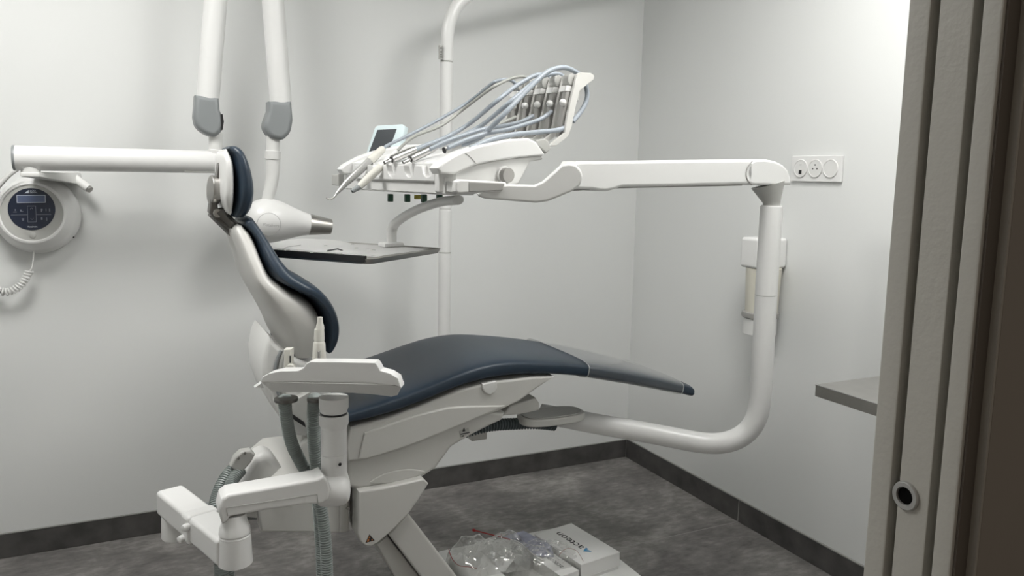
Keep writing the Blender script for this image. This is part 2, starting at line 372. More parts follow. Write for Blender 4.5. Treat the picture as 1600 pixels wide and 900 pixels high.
# seat cushion: crest line and bottom line seen on the near side
seat = [((478, 640), (476, 664), .20), ((505, 645), (510, 668), .222), ((545, 640), (545, 663), .225), ((600, 622), (600, 651), .225), ((650, 604), (655, 632), .222), ((700, 584), (706, 611), .218),
        ((745, 568), (752, 597), .215), ((790, 560), (793, 590.5), .212), ((840, 560.5), (838, 587.5), .208), ((880, 563), (876, 588.5), .204), ((917, 567), (914, 591.5), .20),
        ((960, 573), (955, 598), .195), ((1005, 582), (1000, 605), .19), ((1050, 593), (1046, 613.5), .185), ((1085, 603), (1083, 621), .18)]
link('seat_cushion', loft_bm([(atY(*a, YC-w_+.008), atY(*b, YC-w_+.008), w_+.005) for a, b, w_ in seat], WYV, e=4.2, n=56, R=.014), LEATHER, chair)
# clear vinyl sleeve over the foot end
sl = [((919, 565.3), (914, 593), .206), ((960, 571.3), (955, 599.8), .201), ((1005, 580), (1000, 607), .196), ((1066, 595.4), (1061, 618.5), .190)]
bm = bmesh.new(); tmp = loft_bm([(atY(*a, YC-w_+.008), atY(*b, YC-w_+.008), w_+.005) for a, b, w_ in sl], WYV, e=4.2, n=56, R=.0005)
big = sorted(tmp.faces, key=lambda f: len(f.verts))[-2:]
bmesh.ops.delete(tmp, geom=big, context='FACES'); merge(bm, tmp)
cover = link('foot_cover', bm, VINYL, chair, label='clear vinyl sleeve over the foot end')
HEM = mat('pale_vinyl_edge', (.55, .56, .56), .3, var=.02, vscale=9)
for i in (0, 3):
    a_, b_, w_ = sl[i]; A = atY(*a_, YC-w_+.008); B = atY(*b_, YC-w_+.008); A.y = B.y = YC; M_ = (A+B)/2; H_ = (A-B)/2; pts = []
    for k in range(48):
        f = 2*PI*k/48; c, s = math.cos(f), math.sin(f)
        pts.append(M_+H_*math.copysign(abs(c)**(2/4.2), c)*1.02+WYV*((w_+.006)*math.copysign(abs(s)**(2/4.2), s)))
    link('cover_hem', tube_bm(pts+[pts[0]], .0011, n=6, caps=False), HEM, cover)

# backrest
bk = [((394, 338), (377, 351), .118), ((410, 360), (391, 364), .135), ((424, 381), (402, 381), .155), ((441, 406), (413, 408), .185), ((459, 426), (430, 437), .21), ((484, 442), (458, 454), .222),
      ((503, 453), (484, 467), .226), ((519, 471), (499, 480), .226), ((529, 492), (508, 496), .222), ((532.5, 513), (511, 514), .215), ((529, 533), (510, 535), .205), ((518, 549), (508, 552), .19)]
link('backrest_cushion', loft_bm([(atY(*a, YC-w_+.022), atY(*b, YC-w_+.022), w_) for a, b, w_ in bk], WYV, e=3.6, n=44, R=.012), LEATHER, chair)
sh = [((376, 349), (362, 357), .108), ((390, 363), (364, 366), .125), ((401, 381), (371, 384), .146), ((412, 408), (382, 412), .175), ((428, 437), (393, 440), .198), ((456, 455), (405, 464), .208),
      ((482, 468), (418, 487), .212), ((497, 481), (428, 505), .212), ((506, 497), (436, 522), .208), ((509, 515), (441, 536), .20), ((508.5, 537), (447, 548), .19), ((506, 555), (452, 560), .178)]
link('backrest_shell', loft_bm([(atY(*a, YC-w_+.025), atY(*b, YC-w_+.025), w_) for a, b, w_ in sh], WYV, e=3.2, n=44, R=.02), SHELL, chair)
link('gap_shade', prism_bm(Y_([(452, 556), (470, 560), (490, 558), (507, 551.5), (507, 546), (452, 550)], YN+.06), (0, .30, 0), .003), BLACK, chair, label='black strip painted in for the shaded gap under the backrest')  # solid black colour stands in for shade in the gap
# headrest
hc = [((364, 227), (357, 231), .085), ((372, 228), (361, 238), .105), ((382, 236), (365.5, 247), .118), ((391, 256), (368, 262), .128), ((397, 280), (369, 283), .132), ((399, 299), (368.5, 300), .132), ((397, 318), (367, 316), .126), ((391, 333), (365, 331), .112), ((382, 341), (364, 341), .09)]
link('headrest_cushion', loft_bm([(atY(*a, YC-.10), atY(*b, YC-.10), w_) for a, b, w_ in hc], WYV, e=3.0, n=40, R=.012), LEATHER, chair)
hs = [((356, 231), (350, 236), .08), ((361, 240), (346, 244), .10), ((366, 255), (346, 258), .115), ((367.5, 284), (346, 283), .122), ((367, 310), (347, 311), .118), ((364.5, 336), (356, 336), .09)]
link('headrest_shell', loft_bm([(atY(*a, YC-.095), atY(*b, YC-.095), w_) for a, b, w_ in hs], WYV, e=3.0, n=40, R=.012), WHITE2, chair)
hx = atY(334, 297, YC-.02)
link('headrest_knob', lathe_bm(hx, (-1, -.15, .06), cyl_prof(.038, -.012, .010, .004), n=40), STEEL, chair, label='brushed metal round knob')
hin = link('headrest_hinge', prism_bm(Y_([(343, 250), (346, 285), (340, 318), (342, 334), (352, 341), (366, 354), (358, 358), (344, 348), (334, 342), (327, 332), (330, 308), (338, 280)], YC-.04), (0, .06, 0), .004), GUN, chair)
hp = atY(340, 333, YC-.045)
link('hinge_pin', lathe_bm(hp, (0, -1, 0), cyl_prof(.011, -.02, .012, .002), n=20), STEEL, hin)
a_, b_ = atY(342, 330, YC-.055), atY(363, 352, YC-.055)
link('hinge_link', tube_bm([a_, b_], [(.009, .004), (.009, .004)], n=10, flat=(0, 0, 1)), GUN, hin)
a_, b_ = atY(352, 338, YC-.06), atY(371, 352, YC-.04)
link('support_bar', tube_bm([a_+Vector((-.02, .03, .01)), b_+Vector((0, .03, -.02))], [(.014, .03), (.014, .03)], n=12), GUN, hin)

# pivot hub behind the backrest
hub = [(421, 525), (414, 540), (409.5, 566), (411, 600), (424, 634), (445, 664), (462, 682), (500, 684), (530, 650), (505, 575), (452, 556), (441, 546), (432, 538)]
hubo = link('pivot_hub', prism_bm(Y_(hub, 2.03), (0, .26, 0), .03, 4), WHITE2, chair)
hg = crom(Y_([(439, 548), (432, 566), (430, 588), (434, 612), (446, 640)], 2.028), 6)
link('hub_groove', tube_bm(hg, .004, n=8), GREYP, hubo)
link('hub_band', tube_bm([p+Vector((.012, 0, .001)) for p in hg], .006, n=8), LGREY, hubo)
link('release_lever', prism_bm(Y_([(398, 606), (409, 598), (412, 606)], 2.06), (0, .02, 0), .001), WHITE, hubo)
link('frame_plate', prism_bm(Y_([(456, 628), (484, 612), (500, 640), (478, 668), (452, 650)], 2.00), (0, .04, 0), .003), LGREY, chair)
link('frame_gap', prism_bm(Y_([(454, 645), (476, 660), (478, 668), (458, 655)], 1.996), (0, .02, 0), .001), BLACK, chair)
# cast body that carries the seat
side_up = [(543, 722), (540, 700), (548, 668), (575, 661), (600, 655), (660, 633), (720, 609), (765, 597), (830, 589.5), (868, 588.5), (840, 607), (811, 628), (798, 634), (781, 642), (743, 656), (693, 677.5), (635, 700.5), (568, 720)]
su = link('seat_shell', prism_bm(Y_(side_up, 2.0), (0, .40, 0), .008, 3), SHELL, chair)
pan = [(570, 677), (607, 663.5), (650, 649), (700, 637), (736, 635), (790, 634.5), (743, 654.5), (693, 675.5), (635, 698.5), (572, 718), (561, 717)]
link('side_panel', prism_bm(Y_(pan, 1.992), (0, .03, 0), .005, 3), SHELL, chair)
bt = [atY(u, v, 1.992) for u, v in [(754, 600), (776, 595.5), (777, 606), (774, 613), (766, 617.5), (758, 614), (754, 607)]]
link('release_button', prism_bm(bt, (0, .02, 0), .004), WHITE2, chair)
under = [(543, 720), (543, 762), (560, 765.5), (600, 760), (636, 754), (660, 746.5), (682, 732), (706, 699), (737, 680.5), (770, 664), (785, 657), (790, 645), (750, 640), (640, 680), (560, 710)]
uo = link('underframe', prism_bm(Y_(under, 2.012), (0, .37, 0), .012, 3), SHELL, chair)
bul = [(578, 755), (590, 746), (606, 739), (630, 734), (650, 734), (665, 738), (650, 746), (625, 752.5), (600, 756)]
link('relief_panel', prism_bm(crom(Y_(bul, 2.009), 3, True), (0, .02, 0), .006, 3), SHELL, uo)
# symbol plate on the underframe
sp_ = link('symbol_plate', prism_bm(Y_([(718, 674), (732, 668.5), (734, 676), (720, 683)], 2.0095), (0, .004, 0)), LGREY, uo)
bm = bmesh.new()
for q in ([(722.5, 674.5), (725.5, 668.5), (727, 673.8)], [(720, 678), (734, 675), (734, 676.3), (720, 679.3)], [(721.5, 680.8), (725, 680.2), (725, 682), (721.5, 682.5)]):
    merge(bm, poly_bm(Y_(q, 2.0085), (0, .002, 0)))
link('symbol_print', bm, INK, chair)
# lift knuckle
kn = [(561, 769), (600, 762), (640, 753), (662, 748), (670, 756), (655, 780), (640, 802), (622, 821), (606, 836), (590, 849), (580, 854), (571, 854), (563, 847), (560, 835)]
ko = link('knuckle_cover', prism_bm(Y_(kn, 1.985), (0, .10, 0), .006, 3), SHELL, chair)
link('knuckle_core', prism_bm(Y_([(556, 764), (640, 752), (660, 756), (640, 795), (600, 835), (580, 848), (566, 846)], 2.075), (0, .27, 0), .008), SHELL, chair)
yl = 1.9845
wl = link('warning_label', poly_bm(Y_([(577.2, 834.7), (585.6, 844.5), (571, 848.5)], yl), (0, .001, 0)), INK, ko)
bm = bmesh.new()
for q in ([(577.3, 838), (579, 839.8), (575.7, 841.6)], [(574.5, 843), (577, 842.4), (576.5, 846), (573.5, 846.8)], [(580.5, 842.3), (582.6, 843.6), (581, 845)]):
    merge(bm, poly_bm(Y_(q, yl-.0008), (0, .0006, 0)))
link('warning_print', bm, ORANGE, ko)
# lift arm and base plate
la = [(607, 836), (638, 802), (712, 898), (762, 962), (735, 990), (705, 965), (656, 900)]
link('lift_arm', prism_bm(Y_(la, 2.06), (0, .30, 0), .008, 3), SHELL, chair)
la2 = [(589, 852), (606, 838), (655, 900), (702, 962), (680, 975), (616, 900)]
link('lift_strut', prism_bm(Y_(la2, 2.10), (0, .24, 0), .006, 3), SHELL, chair)
bp = [(.90, 2.0), (.95, 1.94), (1.42, 1.94), (1.475, 1.97), (1.508, 2.05), (1.508, 2.38), (1.475, 2.46), (1.42, 2.485), (.95, 2.485), (.90, 2.43)]
bo = link('base_plate', prism_bm([Vector((x, y, .006)) for x, y in bp], (0, 0, .024), .006, 3), WHITE2, chair)
link('floor_gasket', prism_bm([Vector((1.20+(x-1.20)*.985, 2.21+(y-2.21)*.96, 0)) for x, y in bp], (0, 0, .008)), GREYP, bo)
link('base_pedestal', box_bm((.92, 2.08, .03), (1.05, 2.34, .09), .02, 3), WHITE2, chair)
# rear housing
rh = [(408, 832), (404, 800), (402, 775), (440, 742), (470, 738), (545, 742), (546, 830), (538, 833)]
rho = link('rear_housing', prism_bm(Y_(rh, 2.05), (0, .32, 0), .006, 3), SHELL, chair)
link('housing_edge', prism_bm(Y_([(530, 776), (545, 772), (546, 830), (531, 832)], 2.045), (0, .02, 0), .004), SHELL, rho)
link('housing_screw', lathe_bm(atY(543.5, 794, 2.043), (0, -1, 0), cyl_prof(.005, -.002, .003, .001), n=14), STEEL, rho)
hm = [(357, 798), (362, 776), (378, 748), (394, 721), (404, 712), (415, 709), (426, 713), (435, 724), (444, 736), (458, 742), (484, 745), (484, 800), (440, 812), (390, 812)]
link('connection_dome', prism_bm(crom(Y_(hm, 2.09), 3, True), (0, .085, 0), .020, 4), WHITE2, chair)
link('pivot_cap', lathe_bm(atY(488, 705, 2.0), (-.2, -1, .1), cyl_prof(.034, -.03, .008, .004), n=32), LGREY, chair)
link('rear_plate', prism_bm(Y_([(470, 690), (476, 672), (500, 660), (542, 668), (540, 745), (500, 745), (478, 722)], 2.06), (0, .28, 0), .01), SHELL, chair)

# ================================================================== delivery unit (jointed arm, post, instrument head)
PV = Vector((1.295, 2.14, .555))
unit = thing('delivery_unit', 'white instrument delivery unit on a jointed arm over the chair', 'dental unit', PV)
pdir = (Vector((1.577, 1.838, .55))-PV).normalized()
rr_ = [atD(u, v, d) for u, v, d in ((845, 646, 2.53), (896, 655.5, 2.50), (950, 665.5, 2.47), (1000, 674, 2.445), (1050, 683.5, 2.42), (1095, 691.5, 2.40), (1125, 692.5, 2.385), (1150, 686, 2.375), (1170, 672, 2.368), (1182, 652, 2.362), (1187, 628, 2.36), (1190, 590, 2.358), (1194, 520, 2.355), (1197, 461, 2.352))]
link('swing_tube', tube_bm(crom(rr_, 6), .0325, n=28), WHITE, unit)
p0, p1 = atD(1197, 461, 2.352), atD(1205.5, 321, 2.348)
link('post_collar', lathe_bm(p0, p1-p0, [(.031, -.003), (.031, .004)], n=28), LGREY, unit)
link('post', tube_bm([p0+(p1-p0)*.006, p0.lerp(p1, .98), p1], [.0325, .0325, .030], n=28), WHITE, unit)
pc = p1; tp = atD(1200, 288, 2.348); updir = (p1-p0).normalized()
link('post_head', tube_bm([p1-updir*.004, p1+updir*.012, tp], [.024, .026, (.050, .044)], n=28, flat=Vector((1, -.3, 0))), LGREY, unit)
# pivot root under the seat
pr = link('pivot_bracket', prism_bm(Y_([(797, 634), (838, 622), (843, 629), (844, 641), (812, 648), (786, 650)], 2.07), (0, .14, 0), .006), SHELL, unit)
ov = []
for k in range(28):
    f = 2*PI*k/28; c, s = math.cos(f), math.sin(f); ov.append(Vector((1.19+.112*math.copysign(abs(c)**.7, c), 2.13+.06*math.copysign(abs(s)**.7, s), .565)))
link('pivot_housing', prism_bm([p+Vector((0, 0, .016)) for p in ov], (0, 0, .024), .005, 3), SHELL, unit)
link('pivot_rim', prism_bm([Vector((1.19+(p.x-1.19)*.9, 2.13+(p.y-2.13)*.82, .6052)) for p in ov], (0, 0, .0025)), LGREY, unit)
# long upper arm: a vertical slab from the post top to the head elbow
PA, PB = atD(1204, 270, 2.30), atD(905, 276, 1.965)
an = (PA-PB); an.z = 0; an = Vector((an.y, -an.x, 0)).normalized()      # towards the camera
if an.dot(EYE-PA) < 0: an = -an
aext = -an*.075
def AP(pts): return [atP(u, v, PA, an) for u, v in pts]
arm_o = [(899, 258), (903, 252), (1000, 250.8), (1100, 249.6), (1172, 249.2), (1178, 258), (1178, 284), (1168, 288), (1060, 291), (972, 292.5), (962, 296), (950, 299), (938, 299), (925, 296.5), (900, 296)]
link('upper_arm', prism_bm(AP(arm_o), aext, .009, 3), WHITE, unit)
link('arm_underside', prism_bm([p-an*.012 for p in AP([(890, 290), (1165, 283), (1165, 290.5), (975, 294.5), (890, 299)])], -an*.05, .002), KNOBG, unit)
link('arm_end_cap', prism_bm(AP([(1172, 255), (1180, 249.5), (1196, 248.6), (1212, 251.5), (1224, 257.5), (1232, 266), (1236.5, 279), (1237, 289), (1176, 289.5), (1168.5, 283), (1166, 272), (1168, 262)]), aext, .008, 3), WHITE, unit)
bm = tube_bm(crom([p+an*.001 for p in AP([(1175, 252), (1168, 260), (1165.3, 271), (1167.5, 281), (1175, 289)])], 5), .0016, n=6)
link('arm_joint_line', bm, KNOBG, unit)
elb = [(745, 303), (748, 307.5), (758, 310.5), (800, 314), (838, 317), (856, 314.5), (875, 307), (894, 299), (906, 290), (911, 277), (908, 266), (900, 257.5), (889, 255.5), (878, 257.5), (862, 272), (848, 284), (836, 289.5), (793, 288.5), (760, 294)]
en = -FWH
EL0 = atD(800, 300, 1.945)
elp = [atD(u, v, 1.945) for u, v in elb]
link('elbow', prism_bm(elp, FWH*.085, .009, 3), WHITE2, unit)

# --- instrument head, turned 12 degrees about the vertical
TH = math.radians(12.0)
RV = Vector((-math.sin(TH), math.cos(TH), 0)); DV = Vector((math.cos(TH), math.sin(TH), 0)); ZV = Vector((0, 0, 1))
HO = atD(714, 304, 1.93)
def HP(u, v, b=0.0): return atP(u, v, HO+RV*b, RV)        # pixel on the plane at row distance b behind the near side
def HF(u, v, a=0.0): return atP(u, v, HO+DV*a, DV)        # pixel on the front plane
def hl(p): q = p-HO; return q.dot(DV), q.dot(RV), q.z
def HL(a, b, c): return HO+DV*a+RV*b+ZV*c
ROW = hl(HF(545, 295))[1]
# body under the deck
body = [(714, 304), (711, 284), (711, 266), (745, 257), (790, 248), (848, 243), (849, 249), (829, 253), (820, 270), (811, 288), (770, 300), (740, 303)]
bl = link('head_body', prism_bm([HP(u, v) for u, v in body], RV*ROW, .006, 3), WHITE2, unit)
# deck shell with its rising rear
deck = [(712, 272), (690, 272), (684, 263), (692, 254.5), (705, 246.5), (720, 238), (747, 228), (795, 217.5), (827, 216), (838, 221), (852, 241), (848, 243.5), (813, 246), (774, 251.5), (745, 257.5)]
link('deck_cheek', prism_bm([HP(u, v, -.012) for u, v in deck], RV*.045, .006, 3), WHITE, unit)
hi = [hl(HP(u, v, 0)) for u, v in deck[4:10]]
inner = [HL(a, .03, c-.012-.012*min(1, max(0, (a+.03)/.08))) for a, _, c in hi]
a_e, _, c_e = hl(HP(852, 241, 0))
inner += [HL(a_e, .03, c_e), HL(a_e-.02, .03, c_e-.012), HL(.03, .03, .035), HL(hi[0][0], .03, .035)]
link('head_deck', prism_bm(inner, RV*(ROW-.075), .003, 2), WHITE, unit)
link('far_cheek', prism_bm([HP(u, v, 0)+RV*(ROW-.06)-ZV*.006 for u, v in deck], RV*.03, .005, 3), WHITE, unit)
link('deck_seam', tube_bm(crom([HP(u, v, -.0125) for u, v in ((727, 239), (736, 246), (744, 255.5))], 4), .0008, n=6), LGREY, unit)
# front fascia below the holders
fa, fb, fc = hl(HP(700, 283))
fas = [(0, ROW+.02, 0.002), (0, -.002, -.002), (0, -.002, .035), (0, ROW+.02, .035)]
hz0 = hl(HF(640, 282, -.035))[2]; hz1 = hl(HF(640, 262, -.035))[2]
link('head_fascia', prism_bm([HL(-.026, .012, .002), HL(-.018, .012, -.002), HL(.06, .012, -.002), HL(.06, .012, .04), HL(-.026, .012, .04)], RV*(ROW-.03), .004, 2), WHITE2, unit)
link('fascia_groove', prism_bm([HL(-.0268, .02, hz0-.006), HL(-.0268, .02, hz0-.004), HL(-.02, .02, hz0-.004), HL(-.02, .02, hz0-.006)], RV*(ROW-.05)), LGREY, unit)
# holder bar with five scalloped rests
slots = [hl(HF(u, 272, -.035))[1] for u in (566, 590, 611.5, 639, 667.5)]
prof = []; bend = hl(HF(553, 272, -.035))[1]; b0 = hl(HF(679, 272, -.035))[1]
nb = 150
for i in range(nb+1):
    b = b0+(bend-b0)*i/nb; z = hz1+.006
    for s in slots:
        q = abs(b-s)/.027
        if q < 1: z -= .030*math.sqrt(1-q*q)
    prof.append((b, z))
pts = [HL(-.035, b, z) for b, z in prof]+[HL(-.035, bend, hz0), HL(-.035, b0, hz0)]
link('holder_bar', prism_bm(pts, DV*.10, .003, 2), WHITE, unit)
zb0 = hl(HF(700, 301))[2]
link('head_corner', prism_bm([HL(a, b, zb0) for a, b in ((-.034, b0), (-.034, b0-.02), (-.022, .018), (-.004, -.0015), (.012, -.0015), (.012, b0+.02), (-.02, b0+.02))], ZV*(hz1+.008-zb0), .006, 3), WHITE2, unit)
link('end_grip', prism_bm([HL(-.03, ROW+.01, .006), HL(-.03, ROW+.055, .008), HL(-.03, ROW+.055, .04), HL(-.03, ROW+.01, .042)], DV*.05, .005), LGREY, unit, label='grey end of the front rail')
# knob, handle, rubber feet
kp = HP(787, 273.5, -.002)
ks = link('brake_knob', lathe_bm(kp, -RV, cyl_prof(.0185, -.002, .022, .002), n=32), KNOBG, unit, label='grey round knob')
link('knob_seat', lathe_bm(kp, -RV, cyl_prof(.0225, -.006, .006, .002), n=32), WHITE2, unit)
hd = [(713, 284), (718, 280.5), (735, 281), (791, 284.5), (793.5, 289), (792, 298), (788, 300), (735, 301.5), (716, 302.5), (712, 299)]
ho = link('side_handle', prism_bm([HP(u, v, -.055) for u, v in hd], RV*.02, .005, 3), WHITE2, unit)
link('handle_grip', prism_bm([HP(u, v, -.0565) for u, v in [(733, 284), (788, 286.5), (788, 297.5), (733, 300)]], RV*.01, .002), KNOBG, ho)
link('handle_post', prism_bm([HP(u, v, -.04) for u, v in [(715, 284), (732, 284), (732, 299), (715, 300)]], RV*.05, .003), WHITE2, ho)
for u, v in ((610, 311.5), (636.5, 312), (662.5, 312.5), (686.5, 313)):
    p = atP(u, v, HO+DV*.10, DV)
    link('rubber_stop', box_bm(p-Vector((.0075, .0075, .007)), p+Vector((.0075, .0075, .016)), .002), GREEN, unit, label='dark green rubber stop')
p = atP(652.5, 309.8, HO+DV*.11, DV)
link('yellow_tab', box_bm(p-Vector((.009, .005, .0025)), p+Vector((.009, .005, .010)), .001), YELLOW, unit)
# display on the far side of the deck
dsp = hl(HF(600, 240, .10))
DN = (DV*-1*.80+RV*-.60).normalized()
dp0 = atD(598, 240, 2.45); dn = (Vector((-.75, -.62, .28))).normalized()
def DP(u, v): return atP(u, v, dp0, dn)
db = link('display', prism_bm([DP(u, v) for u, v in [(568, 250), (585, 200), (589, 196), (628, 193.5), (633, 197), (623, 240), (612, 262), (575, 262)]], -dn*.022, .004, 3), ICE, unit, label='small tilted display with pale blue bezel')
link('screen', prism_bm([p+dn*.0008 for p in [DP(574, 245), DP(590, 203), DP(620, 201.5), DP(606, 240), DP(603, 247)]], -dn*.003), SCREEN, db)
link('display_stand', box_bm(dp0+Vector((-.02, .0, -.10)), dp0+Vector((.05, .06, -.01)), .01), WHITE2, unit)
# hose arms: end plate, five fins with roller, clamp, lever and ball
fin_px = [(902, 116), (907, 113.2), (924, 114), (929, 118), (928, 124), (917, 133), (906, 142), (900, 166), (893.5, 199), (888, 213), (870, 228), (858, 228.5), (862, 224), (883, 207.5), (888, 177), (895, 145)]
fin0 = [hl(HP(u, v, 0)) for u, v in fin_px]
roll0 = hl(HP(894, 124.5, .016)); clampA = hl(HP(889, 134, .016)); clampB = hl(HP(887.5, 143, .016)); ball0 = hl(HP(884.5, 160.5, .012)); low0 = hl(HP(878, 214, .016))
SP = .0535
for i in range(6):
    b = i*SP
    fo = link('hose_arm', prism_bm([HL(a, b, c) for a, _, c in fin0], RV*.010, .0025, 2), SHELL, unit)
    if i == 5: break
    c = HL(roll0[0], b+.014, roll0[2])
    link('roller', lathe_bm(c, RV, cyl_prof(.0165, 0, .026, .003), n=24), LGREY, fo)
    a1 = HL(clampA[0], b+.013, clampA[2]); a2 = HL(clampB[0], b+.013, clampB[2])
    link('clamp', prism_bm([a1-DV*.010, a1+DV*.012, a2+DV*.010, a2-DV*.012], RV*.030, .002), WHITE2, fo)
    a3 = HL(ball0[0], b+.018, ball0[2]); a4 = HL(low0[0], b+.018, low0[2])
    link('lever', prism_bm([a2-DV*.008, a2+DV*.006, a4+DV*.008, a4-DV*.008], RV*.018, .003), KNOBG, fo)
    link('ball_tip', lathe_bm(a3-DV*.012-RV*.006, -DV+RV*-.6, [(0, -.012), (.006, -.011), (.009, -.004), (.0095, .001), (.008, .006), (.004, .009), (0, .010)], n=18), WHITE2, fo)
r0 = HL(roll0[0]+.004, 0, roll0[2]+.006)
link('arm_back_plate', prism_bm([HL(roll0[0]+.022, .006, roll0[2]+.006), HL(roll0[0]+.034, .006, roll0[2]+.006), HL(roll0[0]+.018, .006, roll0[2]-.055), HL(roll0[0]+.004, .006, roll0[2]-.055)], RV*(5*SP), .003), LGREY, unit)
link('arm_base', prism_bm([HP(u, v, -.004) for u, v in [(838, 219), (852, 216.5), (858, 221), (861, 232), (854, 240), (838, 226)]], RV*(5*SP+.02), .004), LGREY, unit)
# tray bracket: curved strip down from the head to the tray
TZ = 1.128
tl = atZ(611, 381, TZ+.012); tt = atD(714, 312.5, 2.03)
dl, dt = (tl-EYE).dot(FWH), (tt-EYE).dot(FWH)
path = [(716, 312.5), (690, 315), (665, 322.5), (645, 331), (628, 341), (617, 350), (613, 358), (612, 366), (612, 380)]
pp = [atD(u, v, dt+(dl-dt)*min(1, (716-u)/104)) for u, v in path]
link('tray_bracket', tube_bm(crom(pp, 5), [(.0165, .0125)]*41, n=18, flat=FWH), WHITE2, unit)
link('tray_foot', obox_bm(tl+Vector((0, 0, -.002)), DV*.032, RV*.022, ZV*.006, .003), WHITE2, unit)

# ribbed conduit between the chair body and the swing arm
o = link('cable_conduit', ribbed([atY(u, v, Y) for u, v, Y in ((722, 676, 2.16), (765, 665, 2.15), (810, 662, 2.15), (840, 661.5, 2.14), (866, 664, 2.14))], .0165, .0095, .0024, n=18), CONDUIT)
tag(o, 'dark corrugated cable conduit strung below the seat toward the swing arm', 'conduit')

# ================================================================== tray, paper
ta = atZ(577, 405.5, TZ); tb = atZ(693, 387.5, TZ); e1 = (tb-ta); LB = e1.length; e1.normalize(); e2 = Vector((-e1.y, e1.x, 0)); LA = LB*.90
def TP(a, b, z=0): return ta+e1*a+e2*b+Vector((0, 0, z))
tray = thing('instrument_tray', 'flat steel instrument tray held below the delivery unit', 'tray', TP(LB/2, LA/2, -.012))
def rrect(x0, y0, x1, y1, r, z, n=5):
    out = []
    for cx_, cy_, f0 in ((x1-r, y0+r, -90), (x1-r, y1-r, 0), (x0+r, y1-r, 90), (x0+r, y0+r, 180)):
        for k in range(n+1):
            f = math.radians(f0+90*k/n); out.append(TP(cx_+r*math.cos(f), cy_+r*math.sin(f), z))
    return out
link('tray_pan', prism_bm(rrect(.008, .008, LB-.008, LA-.008, .02, -.012), (0, 0, .004), .001), STEEL, tray)
o1 = rrect(0, 0, LB, LA, .025, 0); o2 = rrect(.010, .010, LB-.010, LA-.010, .02, -.010); o3 = rrect(.006, .006, LB-.006, LA-.006, .022, -.014)
bm = bmesh.new(); R1 = [bm.verts.new(p) for p in o1]; R2 = [bm.verts.new(p) for p in o2]; R3 = [bm.verts.new(p) for p in o3]; n_ = len(o1)
R4 = [bm.verts.new(p+Vector((0, 0, -.002))) for p in o1]
for a, b in ((R1, R2), (R2, R3), (R3, R4), (R4, R1)):
    for k in range(n_): bm.faces.new((a[k], a[(k+1) % n_], b[(k+1) % n_], b[k]))
link('tray_rim', bm, STEEL, tray)
# creased sheet lying over the tray, one side overhanging
bm = bmesh.new(); G = []; nu, nv = 26, 22
for i in range(nu+1):
    row = []
    for j in range(nv+1):
        a = LB*(-.005+.80*i/nu); b = LA*(.005+1.06*j/nv)
        if i > nu*.72: b = LA*(.005+1.06*j/nv*(1-.15*(i/nu-.72)/.28))
        z = .004+.0018*noise.noise(Vector((a*9, b*9, 1.3)))+.0008*noise.noise(Vector((a*22, b*22, 5)))
        z += .018*max(0, (j/nv-.8)/.2)**1.5*(.4+.6*math.sin(i/nu*PI)) + .010*max(0, (.1-i/nu)/.1)
        row.append(bm.verts.new(TP(a, b, max(.0018, z))))
    G.append(row)
for i in range(nu):
    for j in range(nv): bm.faces.new((G[i][j], G[i+1][j], G[i+1][j+1], G[i][j+1]))
bmesh.ops.solidify(bm, geom=bm.faces[:], thickness=.0006)
pap = tag(link('paper_sheet', bm, PAPER), 'white creased paper sheet spread over the steel tray', 'paper')
def pat(u, v): return atZ(u, v, TZ+.013)
bm = poly_bm([pat(u, v) for u, v in [(511, 393), (511.5, 391.3), (528, 388.6), (536, 391.5), (533, 391.8), (527, 390.2)]], (0, 0, .0012))
link('printed_arrow', bm, INK, pap)
for u, v in ((450, 391), (487, 395), (532, 397), (551, 381.5), (557, 387.5), (575, 390), (584, 391), (509, 384)):
    q = pat(u, v); link('printed_mark', box_bm(q-Vector((.004, .004, .0002)), q+Vector((.004, .004, .001))), GREYINK, pap)
link('fold_line', tube_bm(crom([pat(u, v) for u, v in ((470, 383), (450, 386), (442, 389), (447, 392))], 5), .0007, n=6), GREYINK, pap)
o = link('binder_edge', obox_bm(TP(.004, LA*.46, -.0005), e1*.006, e2*(LA*.42), ZV*.0085, .0015), BLACK)
tag(o, 'black clip rail along the near edge of the paper on the tray', 'clip rail')

# ================================================================== instruments in the holder
def axis_frame(p, q): return (q-p).normalized()
def instr_plane(u, v, b): return atP(u, v, HO+RV*b, RV)
b1, b2, b3, b4, b5 = slots[0]+.0, slots[1], slots[2], slots[3], slots[4]
def lath2(p, q, prof, n=22): return lathe_bm(p, q-p, [(r, h) for r, h in prof], n=n)
def hose(pts, r, mt, parent, n=12, name='hose'):
    return link(name, tube_bm(crom(pts, 8), r, n=n), mt, parent)
ARM = {i: i*SP for i in range(5)}     # row of each hose arm, 0 nearest
def roller_top(i, dz=.022, da=0): return HL(roll0[0]+da, i*SP+.027, roll0[2]+dz)
def mid(u, v, b): return instr_plane(u, v, b)
